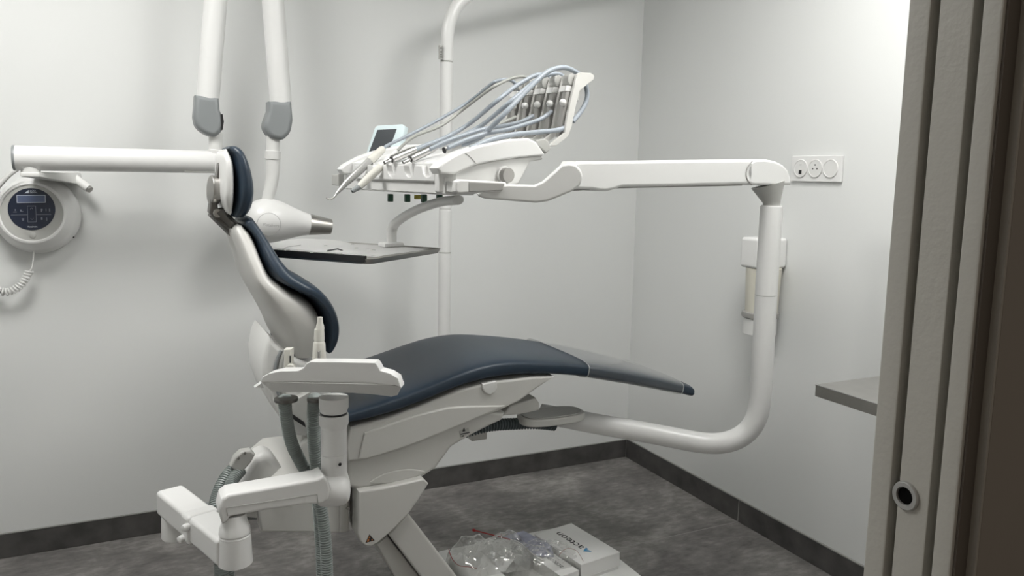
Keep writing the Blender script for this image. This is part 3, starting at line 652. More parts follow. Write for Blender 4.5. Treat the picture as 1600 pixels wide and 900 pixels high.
# 1 ultrasonic scaler with hooked metal tip (farthest hose arm)
P = lambda u, v: mid(u, v, slots[0]-.02)
ins = thing('dental_handpiece', 'silver scaler handpiece with a hooked metal tip, leftmost in the holder', 'handpiece', P(575, 268), 'handpieces in the holder')
p, q = P(541, 286), P(600, 231); L = (q-p).length
link('grip', lath2(p, q, [(.006, 0), (.009, .006), (.0105, L*.25), (.0112, L*.6), (.0105, L*.66)]), ALU, ins)
link('sheath', lath2(p, q, [(.0118, L*.62), (.0122, L*.68), (.0108, L*.95), (.008, L*.99), (0, L)]), BEIGE, ins)
link('nose', lath2(P(541.5, 285.5), P(525, 303.5), [(.009, -.002), (.0078, .006), (.004, (P(525, 303.5)-P(541.5, 285.5)).length)]), ALU, ins)
tp_ = [P(528, 300), P(523, 307), P(518, 310.8), P(513, 311), P(509.5, 309)]
link('tip', tube_bm(crom(tp_, 5), [.0030-.0018*i/20 for i in range(21)], n=10), STEEL, ins)
h = [(q, None)]
hp_ = [q, P(608, 226), P(635, 213), P(690, 184.5), P(735, 157)]
b4r = 4*SP+.027
hp_ += [mid(u, v, b4r) for u, v in ((768, 131), (782, 125.3), (796, 125), (806, 132), (812, 150))]
hose(hp_, .0048, HOSEB, ins)
# 2 white handpiece with grey tip
P = lambda u, v: mid(u, v, slots[1]-.02)
ins = thing('dental_handpiece', 'white straight handpiece with a grey cone tip, second from the left', 'handpiece', P(590, 268), 'handpieces in the holder')
p, q = P(561, 292), P(622, 235); L = (q-p).length
link('grip', lath2(p, q, [(.0085, 0), (.0105, L*.12), (.0115, L*.3), (.0110, L*.48), (.0095, L*.56)]), BEIGE, ins)
link('sheath', lath2(p, q, [(.0098, L*.55), (.0086, L*.6), (.0072, L*.96), (0, L)]), WHITE2, ins)
ptip = P(550, 299); link('nose', lath2(p, ptip, [(.0085, -.002), (.008, .003), (.0055, (ptip-p).length), (.0035, (ptip-p).length+.001), (.0035, (ptip-p).length-.004), (0, (ptip-p).length-.004)]), GREYP, ins)
hp_ = [q, P(630, 226.5), P(650, 212), P(690, 196), P(725, 170)]+[mid(u, v, 3*SP+.027) for u, v in ((765, 140), (790, 126.5), (808, 120.5), (822, 121), (830, 130), (834, 150))]
hose(hp_, .0043, HOSEG, ins)
hose([mid(u, v, 3*SP+.02) for u, v in ((806, 183), (790, 190), (770, 198), (745, 206), (722, 215))], .0050, HOSEG, ins, name='return_hose')
# 3, 4 chrome micromotors
def motor(b, pa, pb, label, hpts, arm, ret):
    P = lambda u, v: mid(u, v, b)
    ins = thing('dental_handpiece', label, 'handpiece', P((pa[0]+pb[0])/2, (pa[1]+pb[1])/2), 'handpieces in the holder')
    p, q = P(*pa), P(*pb); L = (q-p).length
    link('motor_body', lath2(p, q, [(.0075, .0005), (.0078, -.001), (.0102, 0), (.0108, .003), (.0108, L*.55), (.0102, L*.57), (.0108, L*.6), (.0105, L*.78), (.0085, L*.97), (0, L)]), CHROME, ins)
    d = (p-q).normalized()
    link('socket_ring', lathe_bm(p, d, [(.0076, -.003), (.0076, .0012), (.004, .0014), (0, .0014)], n=20), BLACK, ins)
    link('drive_shank', lathe_bm(p, d, [(.0048, 0), (.0048, .012), (.0042, .0125), (.0042, .019), (.0047, .0195), (.0047, .024), (.003, .0245), (.003, .020), (0, .020)], n=18), CHROME, ins)
    hose([q+(p-q)*.02]+hpts(P), .0061, HOSEB, ins)
    hose(ret, .0058, HOSEB, ins, name='return_hose')
motor(slots[2]+.01, (612, 249.5), (650, 233), 'chrome motor with a stub shank, left of the two chrome motors',
      lambda P: [P(665, 227), P(700, 213), P(735, 192)]+[mid(u, v, 2*SP+.027) for u, v in ((770, 163), (800, 139), (822, 125), (838, 117.5), (852, 118), (862, 128), (866, 150))], 2,
      [mid(u, v, 2*SP+.012) for u, v in ((833, 181), (815, 190), (790, 196), (760, 201), (735, 208), (700, 220), (672, 233))])
motor(slots[3]+.01, (641.5, 248.5), (682, 229), 'chrome motor with a stub shank, right of the two chrome motors',
      lambda P: [P(695, 224), P(725, 211), P(755, 194)]+[mid(u, v, 1*SP+.027) for u, v in ((790, 165), (820, 140), (845, 121), (862, 115.5), (876, 117), (886, 128), (890, 150))], 1,
      [mid(u, v, 1*SP+.012) for u, v in ((862, 174), (845, 186), (818, 195), (790, 203), (760, 209), (730, 218), (700, 231))])
# 5 hose with bare coupling
P = lambda u, v: mid(u, v, slots[4]+.0)
ins = thing('handpiece_hose', 'blue grey hose with a bare metal coupling, nearest on the deck', 'hose', P(705, 234))
p, q = P(694, 235), P(716, 227); L = (q-p).length; d = (p-q).normalized()
link('coupling', lath2(p, q, [(.0070, 0), (.0088, .0005), (.0094, .003), (.0094, L*.8), (.0080, L*1.1)]), ALU, ins)
link('coupling_socket', lathe_bm(p, d, [(.0078, -.001), (.0078, .0006), (0, .0006)], n=20), BLACK, ins)
hose([q, P(735, 222), P(755, 211)]+[mid(u, v, .027) for u, v in ((785, 181), (815, 150), (838, 127), (858, 111), (880, 105.5), (897, 111), (910, 122), (917, 141), (916, 158), (907, 175), (895, 190))], .0066, HOSEB, ins)
hose([mid(u, v, .012) for u, v in ((884, 199), (870, 203.5), (840, 206.5), (800, 210.5), (765, 219), (735, 232))], .0066, HOSEB, ins, name='return_hose')

# ================================================================== assistant arm, bottom left
FD = 1.70
ast = thing('assistant_arm', 'white assistant arm with a suction holder at the left of the chair', 'arm', atY(440, 830, 1.85))
fasc = [(407, 598), (409, 589.5), (419.5, 583.5), (437.5, 579.5), (466, 579), (473.5, 575), (479, 567.5), (485, 565), (530, 565.2), (586, 566.5), (590, 571), (594, 579), (610, 583.5), (622, 591), (627, 606), (616, 602), (610, 602.5), (580, 599), (457, 597)]
fp_ = [atD(u, v, FD) for u, v in fasc]
fo = link('holder_tray', prism_bm(fp_, FWH*.05-ZV*.004, .003, 2), WHITE, ast)
low = [(407, 597.5), (457, 596.5), (580, 598.5), (610, 602), (627, 605.5), (617, 625), (607, 628.5), (580, 624), (545, 620.5), (496, 619.5), (436, 620), (417, 617)]
lp = [atD(u, v, FD) for u, v in low]
bm = prism_bm(lp, FWH*.05, 0)
cz = atD(500, 597, FD).z
for v in bm.verts:
    k = max(0, (cz-.004-v.co.z))
    v.co += FWH*(k*1.1)                                   # the lower face leans away
bev(bm, [e for e in bm.edges if e.calc_face_angle(0) > .9], .003, 2)
link('holder_underside', bm, WHITE2, ast)
tc0 = atD(521.5, 624, 1.765); tc1 = atD(522, 742, 1.765); td = tc1-tc0; TL = td.length
s = TL/118
link('column', lathe_bm(tc0, td, [(.0335, -4*s), (.0335, 12*s), (.031, 16*s), (.030, 18*s), (.030, 22*s), (.0335, 22.5*s), (.0335, 37*s), (.030, 42*s), (.0292, 44*s), (.0292, 82.5*s), (.0282, 83*s), (.0282, 84*s), (.0292, 84.5*s), (.0292, 118*s)], n=32), WHITE, ast)
link('vent_slots', lathe_bm(tc0, td, [(.0302, 19*s), (.0308, 19.5*s), (.0308, 21.5*s), (.0302, 22*s)], n=32), BLACK, ast)
link('set_screw', lathe_bm(atD(531, 726, 1.738), -FWH, cyl_prof(.0035, -.004, .001, .0005), n=14), BLACK, ast)
YA = 1.705
arm_px = [(346, 781), (356, 773), (400, 765.5), (496, 748.5), (506, 743.5), (514, 752), (517, 766), (514, 780), (505, 787.5), (470, 790), (420, 797), (360, 808), (355, 816), (347, 820), (341, 800)]
link('swing_arm', prism_bm(Y_(arm_px, YA), (0, .065, 0), .007, 3), WHITE, ast)
bm = tube_bm(Y_([(356, 806), (354, 793.5), (496, 772.5), (497, 787)], YA-.0005), .0009, n=6)
link('arm_panel_line', bm, LGREY, ast)
jc = atY(522, 764, YA+.045)
link('elbow_joint', lathe_bm(jc-Vector((.03, 0, 0)), (1, -.35, 0), [(.030, -.006), (.034, 0), (.036, .015), (.035, .04), (.031, .055), (.022, .064), (0, .067)], n=32), WHITE, ast)
link('joint_neck', lathe_bm(atD(522, 760, 1.765), (0, 0, 1), [(.034, 0), (.036, .012), (.031, .030), (.029, .036)], n=32), WHITE, ast)
# wrist and block
wc = atY(367, 838, YA+.025)
link('wrist_dome', lathe_bm(wc, (0, 0, 1), [(.0335, 0), (.0335, .004), (.031, .006), (.031, .009), (.0335, .010), (.032, .022), (.027, .034), (.024, .052)], n=32), WHITE, ast)
ND = Vector((-math.sin(math.radians(17.7)), math.cos(math.radians(17.7)), 0)); NS = Vector((ND.y, -ND.x, 0))
cupb = atY(366, 869, YA+.025)
link('wrist_cup', lathe_bm(Vector((wc.x, wc.y, wc.z-.062)), (0, 0, 1), [(.034, 0), (.0365, .002), (.034, .060), (.033, .062)], n=32), WHITE, ast)
nb_ = Vector((wc.x, wc.y, wc.z-.030))-NS*.006
fL = .36
link('block', obox_bm(nb_+ND*(fL/2)+ZV*.001, NS*.034, ND*(fL/2), ZV*.031, .010, 4), WHITE, ast)
cb = nb_+ND*.17
clip = link('clip_band', obox_bm(cb, NS*.0385, ND*.022, ZV*.0345, .010, 4), WHITE, ast)
for k, dz in ((-.03, .012), (.012, -.024)):
    c_ = cb+ND*k*.6-NS*.036+ZV*dz
    link('clip_knob', lathe_bm(c_, -NS-ND*.3, [(.008, -.01), (.009, .006), (.0075, .014), (0, .0165)], n=18), WHITE, clip)
fe = nb_+ND*(fL-.04)-ZV*.03
link('end_cup', lathe_bm(fe, (0, 0, -1), [(.033, -.004), (.034, .0), (.036, .05), (.034, .054), (0, .054)], n=32), WHITE2, ast)
link('carrier_bar', obox_bm((fe+atY(420, 805, 2.15))/2+ZV*.012, (atY(420, 805, 2.15)-fe)*.5, Vector((0, .02, 0)), ZV*.018, .004), GREYP, ast)
# rests standing behind the fascia
def rest(name, label, profpx, uc, d, mt):
    pts = [(atD(uc, v, d), w_) for v, w_ in profpx]
    base = pts[-1][0]; top = pts[0][0]; ax = (top-base)
    prof = [((w_*.5)*d/FOC, (p-base).length) for p, w_ in pts][::-1]
    return lathe_bm(base, ax, prof+[(0, prof[-1][1])], n=24)
noz = thing('suction_handpiece', 'tall beige suction handpiece standing in the holder before the backrest', 'handpiece', atD(499, 572, 1.79))
link('body', rest('b', '', [(514, 15), (530, 17), (533, 15.5), (536, 19), (562, 22), (584, 23)], 498.8, 1.79, BEIGE), BEIGE, noz)
link('tip', rest('t', '', [(495.5, 8), (505, 9.5), (508, 12), (514, 14)], 500, 1.79, BEIGE), BEIGE, noz)
link('slide_switch', obox_bm(atD(498.5, 555, 1.772), RT0*.0028, FWH*.004, ZV*.010, .001), KNOBG, noz)
pst = thing('hose_rest', 'beige upright hose rest with a dark slot at the holder left end', 'holder', atD(449, 580, 1.79))
link('post', prism_bm([atD(u, v, 1.78) for u, v in [(443, 592), (443.5, 546), (455, 545.5), (455, 590)]], FWH*.025, .003), BEIGE, pst)
link('slot', prism_bm([atD(u, v, 1.779) for u, v in [(452.3, 556), (454.2, 556), (454.2, 567), (452.3, 567)]], FWH*.01), BLACK, pst)
link('lug', lathe_bm(atD(457, 573, 1.79), -FWH, cyl_prof(.010, 0, .02, .002), n=20), BEIGE, pst)
# ribbed suction hoses
def rhose(pts, r, label, group='grey suction hoses'):
    o = link('suction_hose', ribbed(pts, r, .0062, .0017, n=16), RIBBED)
    return tag(o, label, 'hose', group)
rhose([atD(u, v, d) for u, v, d in ((445, 621, 1.775), (447, 650, 1.79), (455, 690, 1.82), (470, 722, 1.85), (487, 750, 1.865), (500, 785, 1.87), (508, 840, 1.865), (511, 900, 1.86), (512, 1000, 1.86), (512, 1180, 1.86))], .0135, 'grey ribbed suction hose leaving the holder left end and hanging to the floor')
rhose([atD(u, v, d) for u, v, d in ((492, 621, 1.79), (490, 650, 1.815), (491, 690, 1.83), (495, 730, 1.845), (497, 775, 1.89), (501, 830, 1.92), (504, 900, 1.92), (505, 1060, 1.92))], .0145, 'grey ribbed suction hose running down beside the holder column')
for u, d in ((445, 1.775), (492, 1.79)):
    o_ = None
    link('hose_collar', lathe_bm(atD(u+2, 625.5, d), (0, 0, 1), cyl_prof(.027 if u < 460 else .021, -.002, .007, .002), n=28), GUN, ast)
con = thing('hose_connector', 'light grey twin hose connector plugged into the white dome behind the arm', 'connector', atY(382, 718, 2.07))
cbx = Y_([(360, 730), (366, 716), (377, 706), (392, 704), (399, 711), (392, 724), (380, 737), (370, 738)], 2.06)
link('connector_body', prism_bm(cbx, (0, .032, 0), .006, 3), LGREY, con)
for u, v in ((383, 708), (373, 716)):
    link('screw', lathe_bm(atY(u, v, 2.058), (0, -1, .6), cyl_prof(.0032, -.002, .002, .0006), n=12), GUN, con)
rhose([atY(u, v, Y) for u, v, Y in ((366, 731, 2.09), (352, 748, 2.07), (341, 772, 2.04), (336, 798, 2.0), (338, 830, 1.97), (343, 870, 1.95), (346, 900, 1.94), (348, 1020, 1.94))], .0150, 'outer of the two grey ribbed hoses curving down from the connector')
rhose([atY(u, v, Y) for u, v, Y in ((376, 735, 2.075), (364, 750, 2.05), (355, 772, 2.01), (351, 800, 1.98), (352, 840, 2.0), (356, 880, 2.0), (358, 960, 2.0))], .0140, 'inner of the two grey ribbed hoses curving down from the connector')

# ================================================================== x-ray unit on the back wall
XY = 2.86
xr = thing('xray_unit', 'white wall mounted x-ray scissor arm with a round tube head', 'x-ray unit', (-.28, BY-.02, 1.38))
a, b = atY(22, 246.5, XY), atY(347, 253.5, XY)
link('horizontal_arm', tube_bm([a, b], .0375, n=32), WHITE, xr)
link('end_cap', lathe_bm(a, a-b, cyl_prof(.0385, -.004, .004, .002), n=32), GREYP, xr, label='grey end cap')
link('arm_key', obox_bm(atY(318, 268, XY-.01), Vector((.06, 0, 0)), Vector((0, .012, 0)), ZV*.003, .001), LGREY, xr)
pv = atY(48, 266, XY)
link('wall_pivot', lathe_bm(pv, (0, 0, -1), [(.027, -.012), (.027, .010), (.025, .012), (.025, .020), (0, .020)], n=28), WHITE2, xr)
bm = bmesh.new()
vs = [bm.verts.new(Vector(q)) for q in ((pv.x-.026, XY-.03, pv.z-.020), (pv.x+.026, XY-.03, pv.z-.020), (pv.x+.026, XY-.03, pv.z-.006), (pv.x-.026, XY-.03, pv.z-.006), (pv.x-.01, BY-.001, pv.z-.02), (pv.x+.135, BY-.001, pv.z-.050), (pv.x+.125, BY-.001, pv.z-.004), (pv.x-.01, BY-.001, pv.z-.004))]
for f in ((0, 1, 2, 3), (4, 7, 6, 5), (0, 4, 5, 1), (1, 5, 6, 2), (2, 6, 7, 3), (3, 7, 4, 0)): bm.faces.new([vs[k] for k in f])
bev(bm, bm.edges[:], .004, 2)
link('wall_bracket', bm, WHITE2, xr)
bm = bmesh.new()
for k in range(5):
    c_ = Vector((pv.x+.030+.009*k, XY+.013+.043*k, pv.z-.016-.003*k)); add_box(bm, c_-Vector((.003, .003, .003)), c_+Vector((.003, .003, .003)))
link('red_marks', bm, RED, xr)
kpt = atY(139, 295, BY-.06); kst = Vector((pv.x+.10, BY-.02, pv.z-.02))
link('cable_arm', tube_bm([kst, kpt], [.016, .013], n=20), WHITE2, xr)
link('arm_bolt', lathe_bm(kpt, kpt-kst, cyl_prof(.012, -.002, .008, .002), n=6), STEEL, xr)
def gp(px): return Y_(px, XY-.042)
J1 = [(305, 148), (342.5, 153), (344, 172), (348.5, 184), (348.5, 200), (343, 209), (333.5, 213.5), (317, 207), (306, 196), (302.5, 182)]
J2 = [(420.5, 158), (456, 158), (458.5, 187), (455, 205), (448, 214), (440, 218.5), (424, 214.5), (415, 204), (413, 193), (420, 173)]
def jpoly(px):
    return crom(gp(px[2:]), 3)[:-1]+[gp(px)[-1], gp(px)[0], gp(px)[1]]
link('arm_joint', prism_bm(jpoly(J1), (0, .084, 0), .016, 4), GREYP, xr, label='dark grey elbow cover')
link('arm_joint', prism_bm(jpoly(J2), (0, .084, 0), .016, 4), GREYP, xr, label='dark grey elbow cover')
link('joint_latch', prism_bm(gp([(345, 178), (348, 178), (350, 190), (348, 203), (345.5, 203)]), (0, .03, 0), .001), BLACK, xr)
link('scissor_tube', tube_bm([atY(324.5, 160, XY), atY(337.5, -5, XY), atY(348, -130, XY)], .0365, n=32), WHITE, xr)
link('scissor_tube', tube_bm([atY(439, 165, XY), atY(426, -5, XY), atY(417, -130, XY)], .0365, n=32), WHITE, xr)
link('scissor_hinge', tube_bm([atY(345, -130, XY), atY(420, -130, XY)], .045, n=24), GREYP, xr)
p, q = atY(337, 208, XY), atY(337, 243, XY)
link('arm_neck', lathe_bm(p, q-p, [(.022, 0), (.022, .055), (.026, .057), (.026, .075)], n=28), WHITE2, xr)
p, q = atY(427, 212, XY), atY(426, 250, XY); LQ = (q-p).length
link('head_neck', lathe_bm(p, q-p, [(.0225, 0), (.0225, LQ*.62), (.0265, LQ*.64), (.0265, LQ*.97), (.024, LQ)], n=28), WHITE2, xr)
yk = [atY(u, v, XY) for u, v in ((426.5, 249), (426.5, 262), (426, 275), (423, 292), (419.5, 305), (417, 320))]
link('yoke', tube_bm(crom(yk, 5), [(.024-.006*i/25, .024-.004*i/25) for i in range(26)], n=22), WHITE2, xr)
ha, hb = atY(384, 341, XY), atY(520, 354.5, XY); hd_ = hb-ha; HLn = hd_.length; k = HLn/137
prof = [(0, 0), (16*k, 1.2*k), (25*k, 6*k), (31*k, 15*k), (34.5*k, 27*k), (34.8*k, 38*k), (32.5*k, 50*k), (28.5*k, 62*k), (24*k, 74*k), (20*k, 86*k), (17.8*k, 95*k), (17*k, 98.5*k), (15*k, 99*k)]
th = link('tube_head', lathe_bm(ha, hd_, prof, n=44), WHITE, xr)
link('cone', lathe_bm(ha, hd_, [(15.5*k, 98*k), (17.1*k, 98.4*k), (16.9*k, 101*k), (12.3*k, 133*k), (11.8*k, 134*k), (9*k, 134*k), (9*k, 120*k), (0, 120*k)], n=40), STEEL, xr, label='metal cone')
ec = atY(421.5, 351, XY-.085); ax_ = hd_.normalized(); uy = Vector((-ax_.z, 0, ax_.x))
bm = bmesh.new(); pts = []
for i in range(41):
    f = 2*PI*i/40; lx, lz = 17.5*k*math.cos(f), 17.5*k*math.sin(f)
    al = (ec-ha).dot(ax_)+lx                                        # place on the turned surface
    rad = 0
    for (r_a, h_a), (r_b, h_b) in zip(prof, prof[1:]):
        if h_a <= al <= h_b: rad = r_a+(r_b-r_a)*(al-h_a)/(h_b-h_a)
    off = (ec-ha).dot(uy)+lz
    pts.append(ha+ax_*al+uy*off+Vector((0, -math.sqrt(max(0, rad*rad-off*off)), 0)))
add_tube(bm, pts, .0009, n=6, caps=False); link('emblem_ring', bm, GREYINK, th)
al = (ec-ha).dot(ax_); off = (ec-ha).dot(uy)
tb_ = text_bm('VistaIntra', Vector((0, 0, 0)), (1, 0, 0), (0, 1, 0), .0145, .0004)
for v in tb_.verts:
    A_ = al+3*k+v.co.x; O_ = off-1*k+v.co.y; rad = 34.6*k
    for (r_a, h_a), (r_b, h_b) in zip(prof, prof[1:]):
        if h_a <= A_ <= h_b: rad = r_a+(r_b-r_a)*(A_-h_a)/(h_b-h_a)
    v.co = ha+ax_*A_+uy*O_+Vector((0, -math.sqrt(max(1e-6, rad*rad-O_*O_))-.0003+v.co.z*-.2, 0))
link('emblem_print', tb_, GREYINK, th)
# console
cn = Vector((-.16, -1, .13)).normalized()
cc = atY(61, 335.5, BY); 
con2 = thing('xray_console', 'round white x-ray control console with a dark blue panel on the wall', 'control panel', cc)
CR = .1285
link('housing', lathe_bm(cc-cn*.012, cn, [(CR*.97, 0), (CR, .012), (CR, .028), (CR*.985, .036), (CR*.96, .040), (CR*.955, .050), (CR*.90, .064), (CR*.84, .072), (CR*.80, .088), (CR*.775, .096), (CR*.73, .0985), (CR*.705, .096), (CR*.70, .092), (0, .092)], n=64), WHITE, con2)
cx_ = cn.cross(ZV).normalized()*-1; cx_ = Vector((1, 0, 0))-cn*cn.x; cx_.normalize(); cyv = cn.cross(cx_)
if cyv.z < 0: cyv = -cyv
cf = cc+cn*.0805
def CPp(x, y, h=0): return cf+cx_*x+cyv*y+cn*h
link('face_ring', lathe_bm(cf, cn, [(CR*.70, 0), (CR*.70, .0015), (0, .0015)], n=56), LGREY, con2)
PR = .0685; pc_ = (0, .012)
pl = link('panel', lathe_bm(CPp(*pc_, .001), cn, [(PR, 0), (PR, .0018), (PR-.001, .0024), (0, .0024)], n=56), DNAVY, con2, label='dark blue glossy round panel')
def crect(x0, y0, x1, y1, h=.0034, t=.0006): return poly_bm([CPp(x0+pc_[0], y0+pc_[1], h), CPp(x1+pc_[0], y0+pc_[1], h), CPp(x1+pc_[0], y1+pc_[1], h), CPp(x0+pc_[0], y1+pc_[1], h)], cn*t)
S = PR/33.0
link('display_frame', crect(-20*S, 10*S, 20*S, 22*S, .0030), PALEINK, pl)
link('display_lcd', crect(-19.2*S, 10.8*S, 19.2*S, 21.2*S, .0034), LCD, pl)
bm = bmesh.new()
merge(bm, poly_bm([CPp(pc_[0]-9*S, pc_[1]+25*S, .0032), CPp(pc_[0]-3*S, pc_[1]+25*S, .0032), CPp(pc_[0]-3*S, pc_[1]+30*S, .0032)], cn*.0006))
merge(bm, text_bm('DÜRR', CPp(pc_[0]-1.5*S, pc_[1]+28.3*S, .0034), cx_, cyv, 3.2*S, .0003, 'LEFT'))
merge(bm, text_bm('DENTAL', CPp(pc_[0]-1.5*S, pc_[1]+25.8*S, .0034), cx_, cyv, 2.8*S, .0003, 'LEFT'))
merge(bm, text_bm('VistaIntra', CPp(pc_[0], pc_[1]-27.5*S, .0034), cx_, cyv, 3.6*S, .0003))
link('panel_print', bm, PALEINK, pl)
bm = bmesh.new()
def crr(*a): merge(bm, crect(*[q*S for q in a]))
crr(-29, -9.2, -6, -8.6); crr(6, -9.2, 27, -8.6)
for x0, y0, x1, y1 in ((-6, -20, -5.5, 5), (5.5, -20, 6, 5), (-6, 4.5, 6, 5), (-6, -20.5, 6, -20)): crr(x0, y0, x1, y1)
for x, y, w_, h_ in ((-23, -4.2, 5, .8), (-22.5, -1, 1.6, 2.2), (-15, -2, 2, 3), (-13, -3.5, 2.6, .8), (14, -1.2, 2.4, 2.6), (13.6, -3.6, 1.4, 1.6), (20, -1.5, .8, 4), (25, -1.8, 1.4, 4.6), (-12.5, -15, 3.2, 1.2), (-12.5, -17, 2.6, 1.4), (13.5, -15, 2.2, 4.2), (20.5, -16, 1, 5)):
    crr(x-w_/2, y-h_/2, x+w_/2, y+h_/2)
for sgn, yy in ((1, 0.5), (-1, -15)):
    merge(bm, poly_bm([CPp(pc_[0]+x*S, pc_[1]+(yy+sgn*y)*S, .0034) for x, y in ((-2, -1), (0, 1), (2, -1), (2, -.2), (0, 1.8), (-2, -.2))], cn*.0004))
link('key_symbols', bm, mat('dim_symbol_ink', (.16, .175, .22), .5, var=.05, vscale=30), pl)
bm = bmesh.new()
c_ = CPp(0, -.073, .0014)
link('push_button', lathe_bm(c_, cn, [(.0095, 0), (.0095, .003), (.007, .0045), (0, .005)], n=28), LGREY, con2)
link('housing_screw', lathe_bm(cc+cn*.012+cx_*.103-cyv*.078, (.8, -.2, -.6), cyl_prof(.003, -.002, .003, .0005), n=12), BLACK, con2)
# coiled cord
cord = thing('coiled_cord', 'pale coiled handset cord hanging in a loop below the round console', 'cord', atY(50, 420, BY-.05))
CYd = BY-.05
st_ = [atY(u, v, CYd) for u, v in ((53, 392), (52, 405), (50, 418), (46, 423))]
link('straight_lead', tube_bm(crom(st_, 6), .0026, n=8), WHITE2, cord)
cpth = crom([atY(u, v, CYd) for u, v in ((46, 423), (40, 436), (31, 447), (18, 454.5), (5, 456), (-10, 448), (-22, 430), (-28, 400))], 40)
acc = 0; hel = []; prev = cpth[0]
for i, p in enumerate(cpth):
    acc += (p-prev).length; prev = p
    tg = (cpth[min(i+1, len(cpth)-1)]-cpth[max(i-1, 0)]).normalized(); n1 = tg.cross(Vector((0, 1, 0))).normalized(); n2 = tg.cross(n1)
    f = acc/0.0100*2*PI; hel.append(p+n1*0.0105*math.cos(f)+n2*0.0105*math.sin(f))
# resample helix finely
fine = []; acc = 0
for i in range(len(cpth)-1):
    p, q = cpth[i], cpth[i+1]; L = (q-p).length
    tg = (q-p).normalized(); n1 = tg.cross(Vector((0, 1, 0))).normalized(); n2 = tg.cross(n1)
    ns = max(2, int(L/0.0100*9))
    for s_ in range(ns):
        f = (acc+L*s_/ns)/0.0100*2*PI; fine.append(p.lerp(q, s_/ns)+n1*0.0105*math.cos(f)+n2*0.0105*math.sin(f))
    acc += L
link('coil', tube_bm(fine, .0029, n=6), WHITE2, cord)
tag(link('console_cable', tube_bm(crom([atY(u, v, BY-.09) for u, v in ((30, 262), (16, 272), (4, 284), (-8, 300), (-20, 330))], 6), .0075, n=14), WHITE2), 'thick pale cable curving down behind the left end of the x-ray arm', 'cable')

# ================================================================== lamp pole behind the chair
LY = 2.76
lp_ = thing('lamp_pole', 'white bent lamp pole rising behind the chair, lamp out of frame', 'pole', atY(692.5, 620, LY))
link('lower_pole', tube_bm([atY(692.6, 620, LY), atY(693.6, 520, LY), atY(695, 395.5, LY)], .0235, n=28), WHITE, lp_)
link('pole_seam', lathe_bm(atY(695, 394.5, LY), (0, 0, 1), [(.0222, -.003), (.0222, .003)], n=28), LGREY, lp_)
link('middle_pole', tube_bm([atY(695, 393.5, LY), atY(695.7, 329, LY)], .0235, n=28), WHITE, lp_)
link('pole_collar', lathe_bm(atY(695.7, 328, LY), (0, 0, 1), [(.0225, -.004), (.0225, .001), (.0195, .006)], n=28), WHITE2, lp_)
link('upper_pole', tube_bm([atY(695.7, 326, LY), atY(697.9, 98, LY)], .0228, n=28), WHITE, lp_)
link('pole_ring', lathe_bm(atY(697.9, 97, LY), (0, 0, 1), [(.022, -.003), (.022, .003)], n=28), LGREY, lp_)
bpth = [atY(u, v, LY) for u, v in ((697.9, 95.5), (698.6, 75), (699.5, 52), (703, 33), (711, 14), (723, 0), (742, -13), (780, -24), (880, -44), (1000, -66))]
link('bent_arm', tube_bm(crom(bpth, 8), .0230, n=28), WHITE, lp_)
link('pole_sticker', prism_bm([atY(u, v, LY-.02) for u, v in [(688.2, 70), (690.5, 70), (690.5, 92), (688.2, 92)]], (0, .02, 0)), LGREY, lp_)
bm = bmesh.new()
for v in (74, 80, 84, 88): merge(bm, poly_bm([atY(u, vv, LY-.0205) for u, vv in ((688.4, v), (690.2, v), (690.2, v+2.2), (688.4, v+2.2))], (0, .001, 0)))
link('sticker_print', bm, INK, lp_)
link('pole_mount', obox_bm(atY(692.6, 625, LY)-Vector((0, .16, .02)), Vector((.03, 0, 0)), Vector((0, .19, 0)), ZV*.03, .006), SHELL, lp_)

# ================================================================== box, bags, leaflet and pen on the base plate
BZ = .0302
cA = atZ(967, 893, BZ); fA = Vector((1.425, 2.376, BZ))
bd = Vector((0, 1, 0)); bx_ = thing('cardboard_box', 'white cardboard box with black lettering on the chair base plate', 'box', (1.36, 2.24, BZ))
by = (atZ(893, 818, .09)-atZ(968, 863, .09)); BL = by.length; by.normalize(); bxv = Vector((by.y, -by.x, 0)); BWd = .165; BH = .060
bo_ = atZ(968, 863, BZ+BH); bo_ = Vector((bo_.x, bo_.y, BZ))
def BP(a, b, c): return bo_-bxv*a+by*b+ZV*c
def bbox(a0, a1, b0, b1, c0, c1, off): return obox_bm(BP((a0+a1)/2, (b0+b1)/2, (c0+c1)/2), -bxv*((a1-a0)/2), by*((b1-b0)/2), ZV*((c1-c0)/2), off)
link('box_base', bbox(.0015, BWd-.0015, .0015, BL-.0015, 0, BH-.003, .001), CARD, bx_)
link('lid', bbox(0, BWd, 0, BL, BH-.048, BH, .0015), CARD, bx_)
t0, t1 = atZ(911, 856, BZ+BH), atZ(869, 833, BZ+BH)
tx = by; ty = -bxv
tcen = (t0+t1)/2; wtxt = (t1-t0).length
bm = text_bm('acteon', tcen+ZV*.0004, tx, ty, .043, .0003)
xs = [(v.co-tcen).dot(tx) for v in bm.verts]; sc = wtxt/(max(xs)-min(xs)); mx_ = (max(xs)+min(xs))/2
for v in bm.verts:
    d_ = (v.co-tcen).dot(tx); v.co += tx*((d_-mx_)*sc-d_)
lo = link('lettering', bm, INK, bx_)
lg = [atZ(u, v, BZ+BH+.0006) for u, v in ((911, 861.3), (915.5, 855.5), (919, 857.8), (917.5, 859.5), (922.5, 861.6))]
bm = poly_bm([lg[0], lg[1], lg[2], atZ(915.7, 859.8, BZ+BH+.0006)], (0, 0, .0004)); merge(bm, poly_bm([lg[0], atZ(915.7, 859.8, BZ+BH+.0006), atZ(918.8, 859.3, BZ+BH+.0006), atZ(924.5, 862, BZ+BH+.0006)], (0, 0, .0004)))
link('logo_triangle', bm, BLUE, bx_)
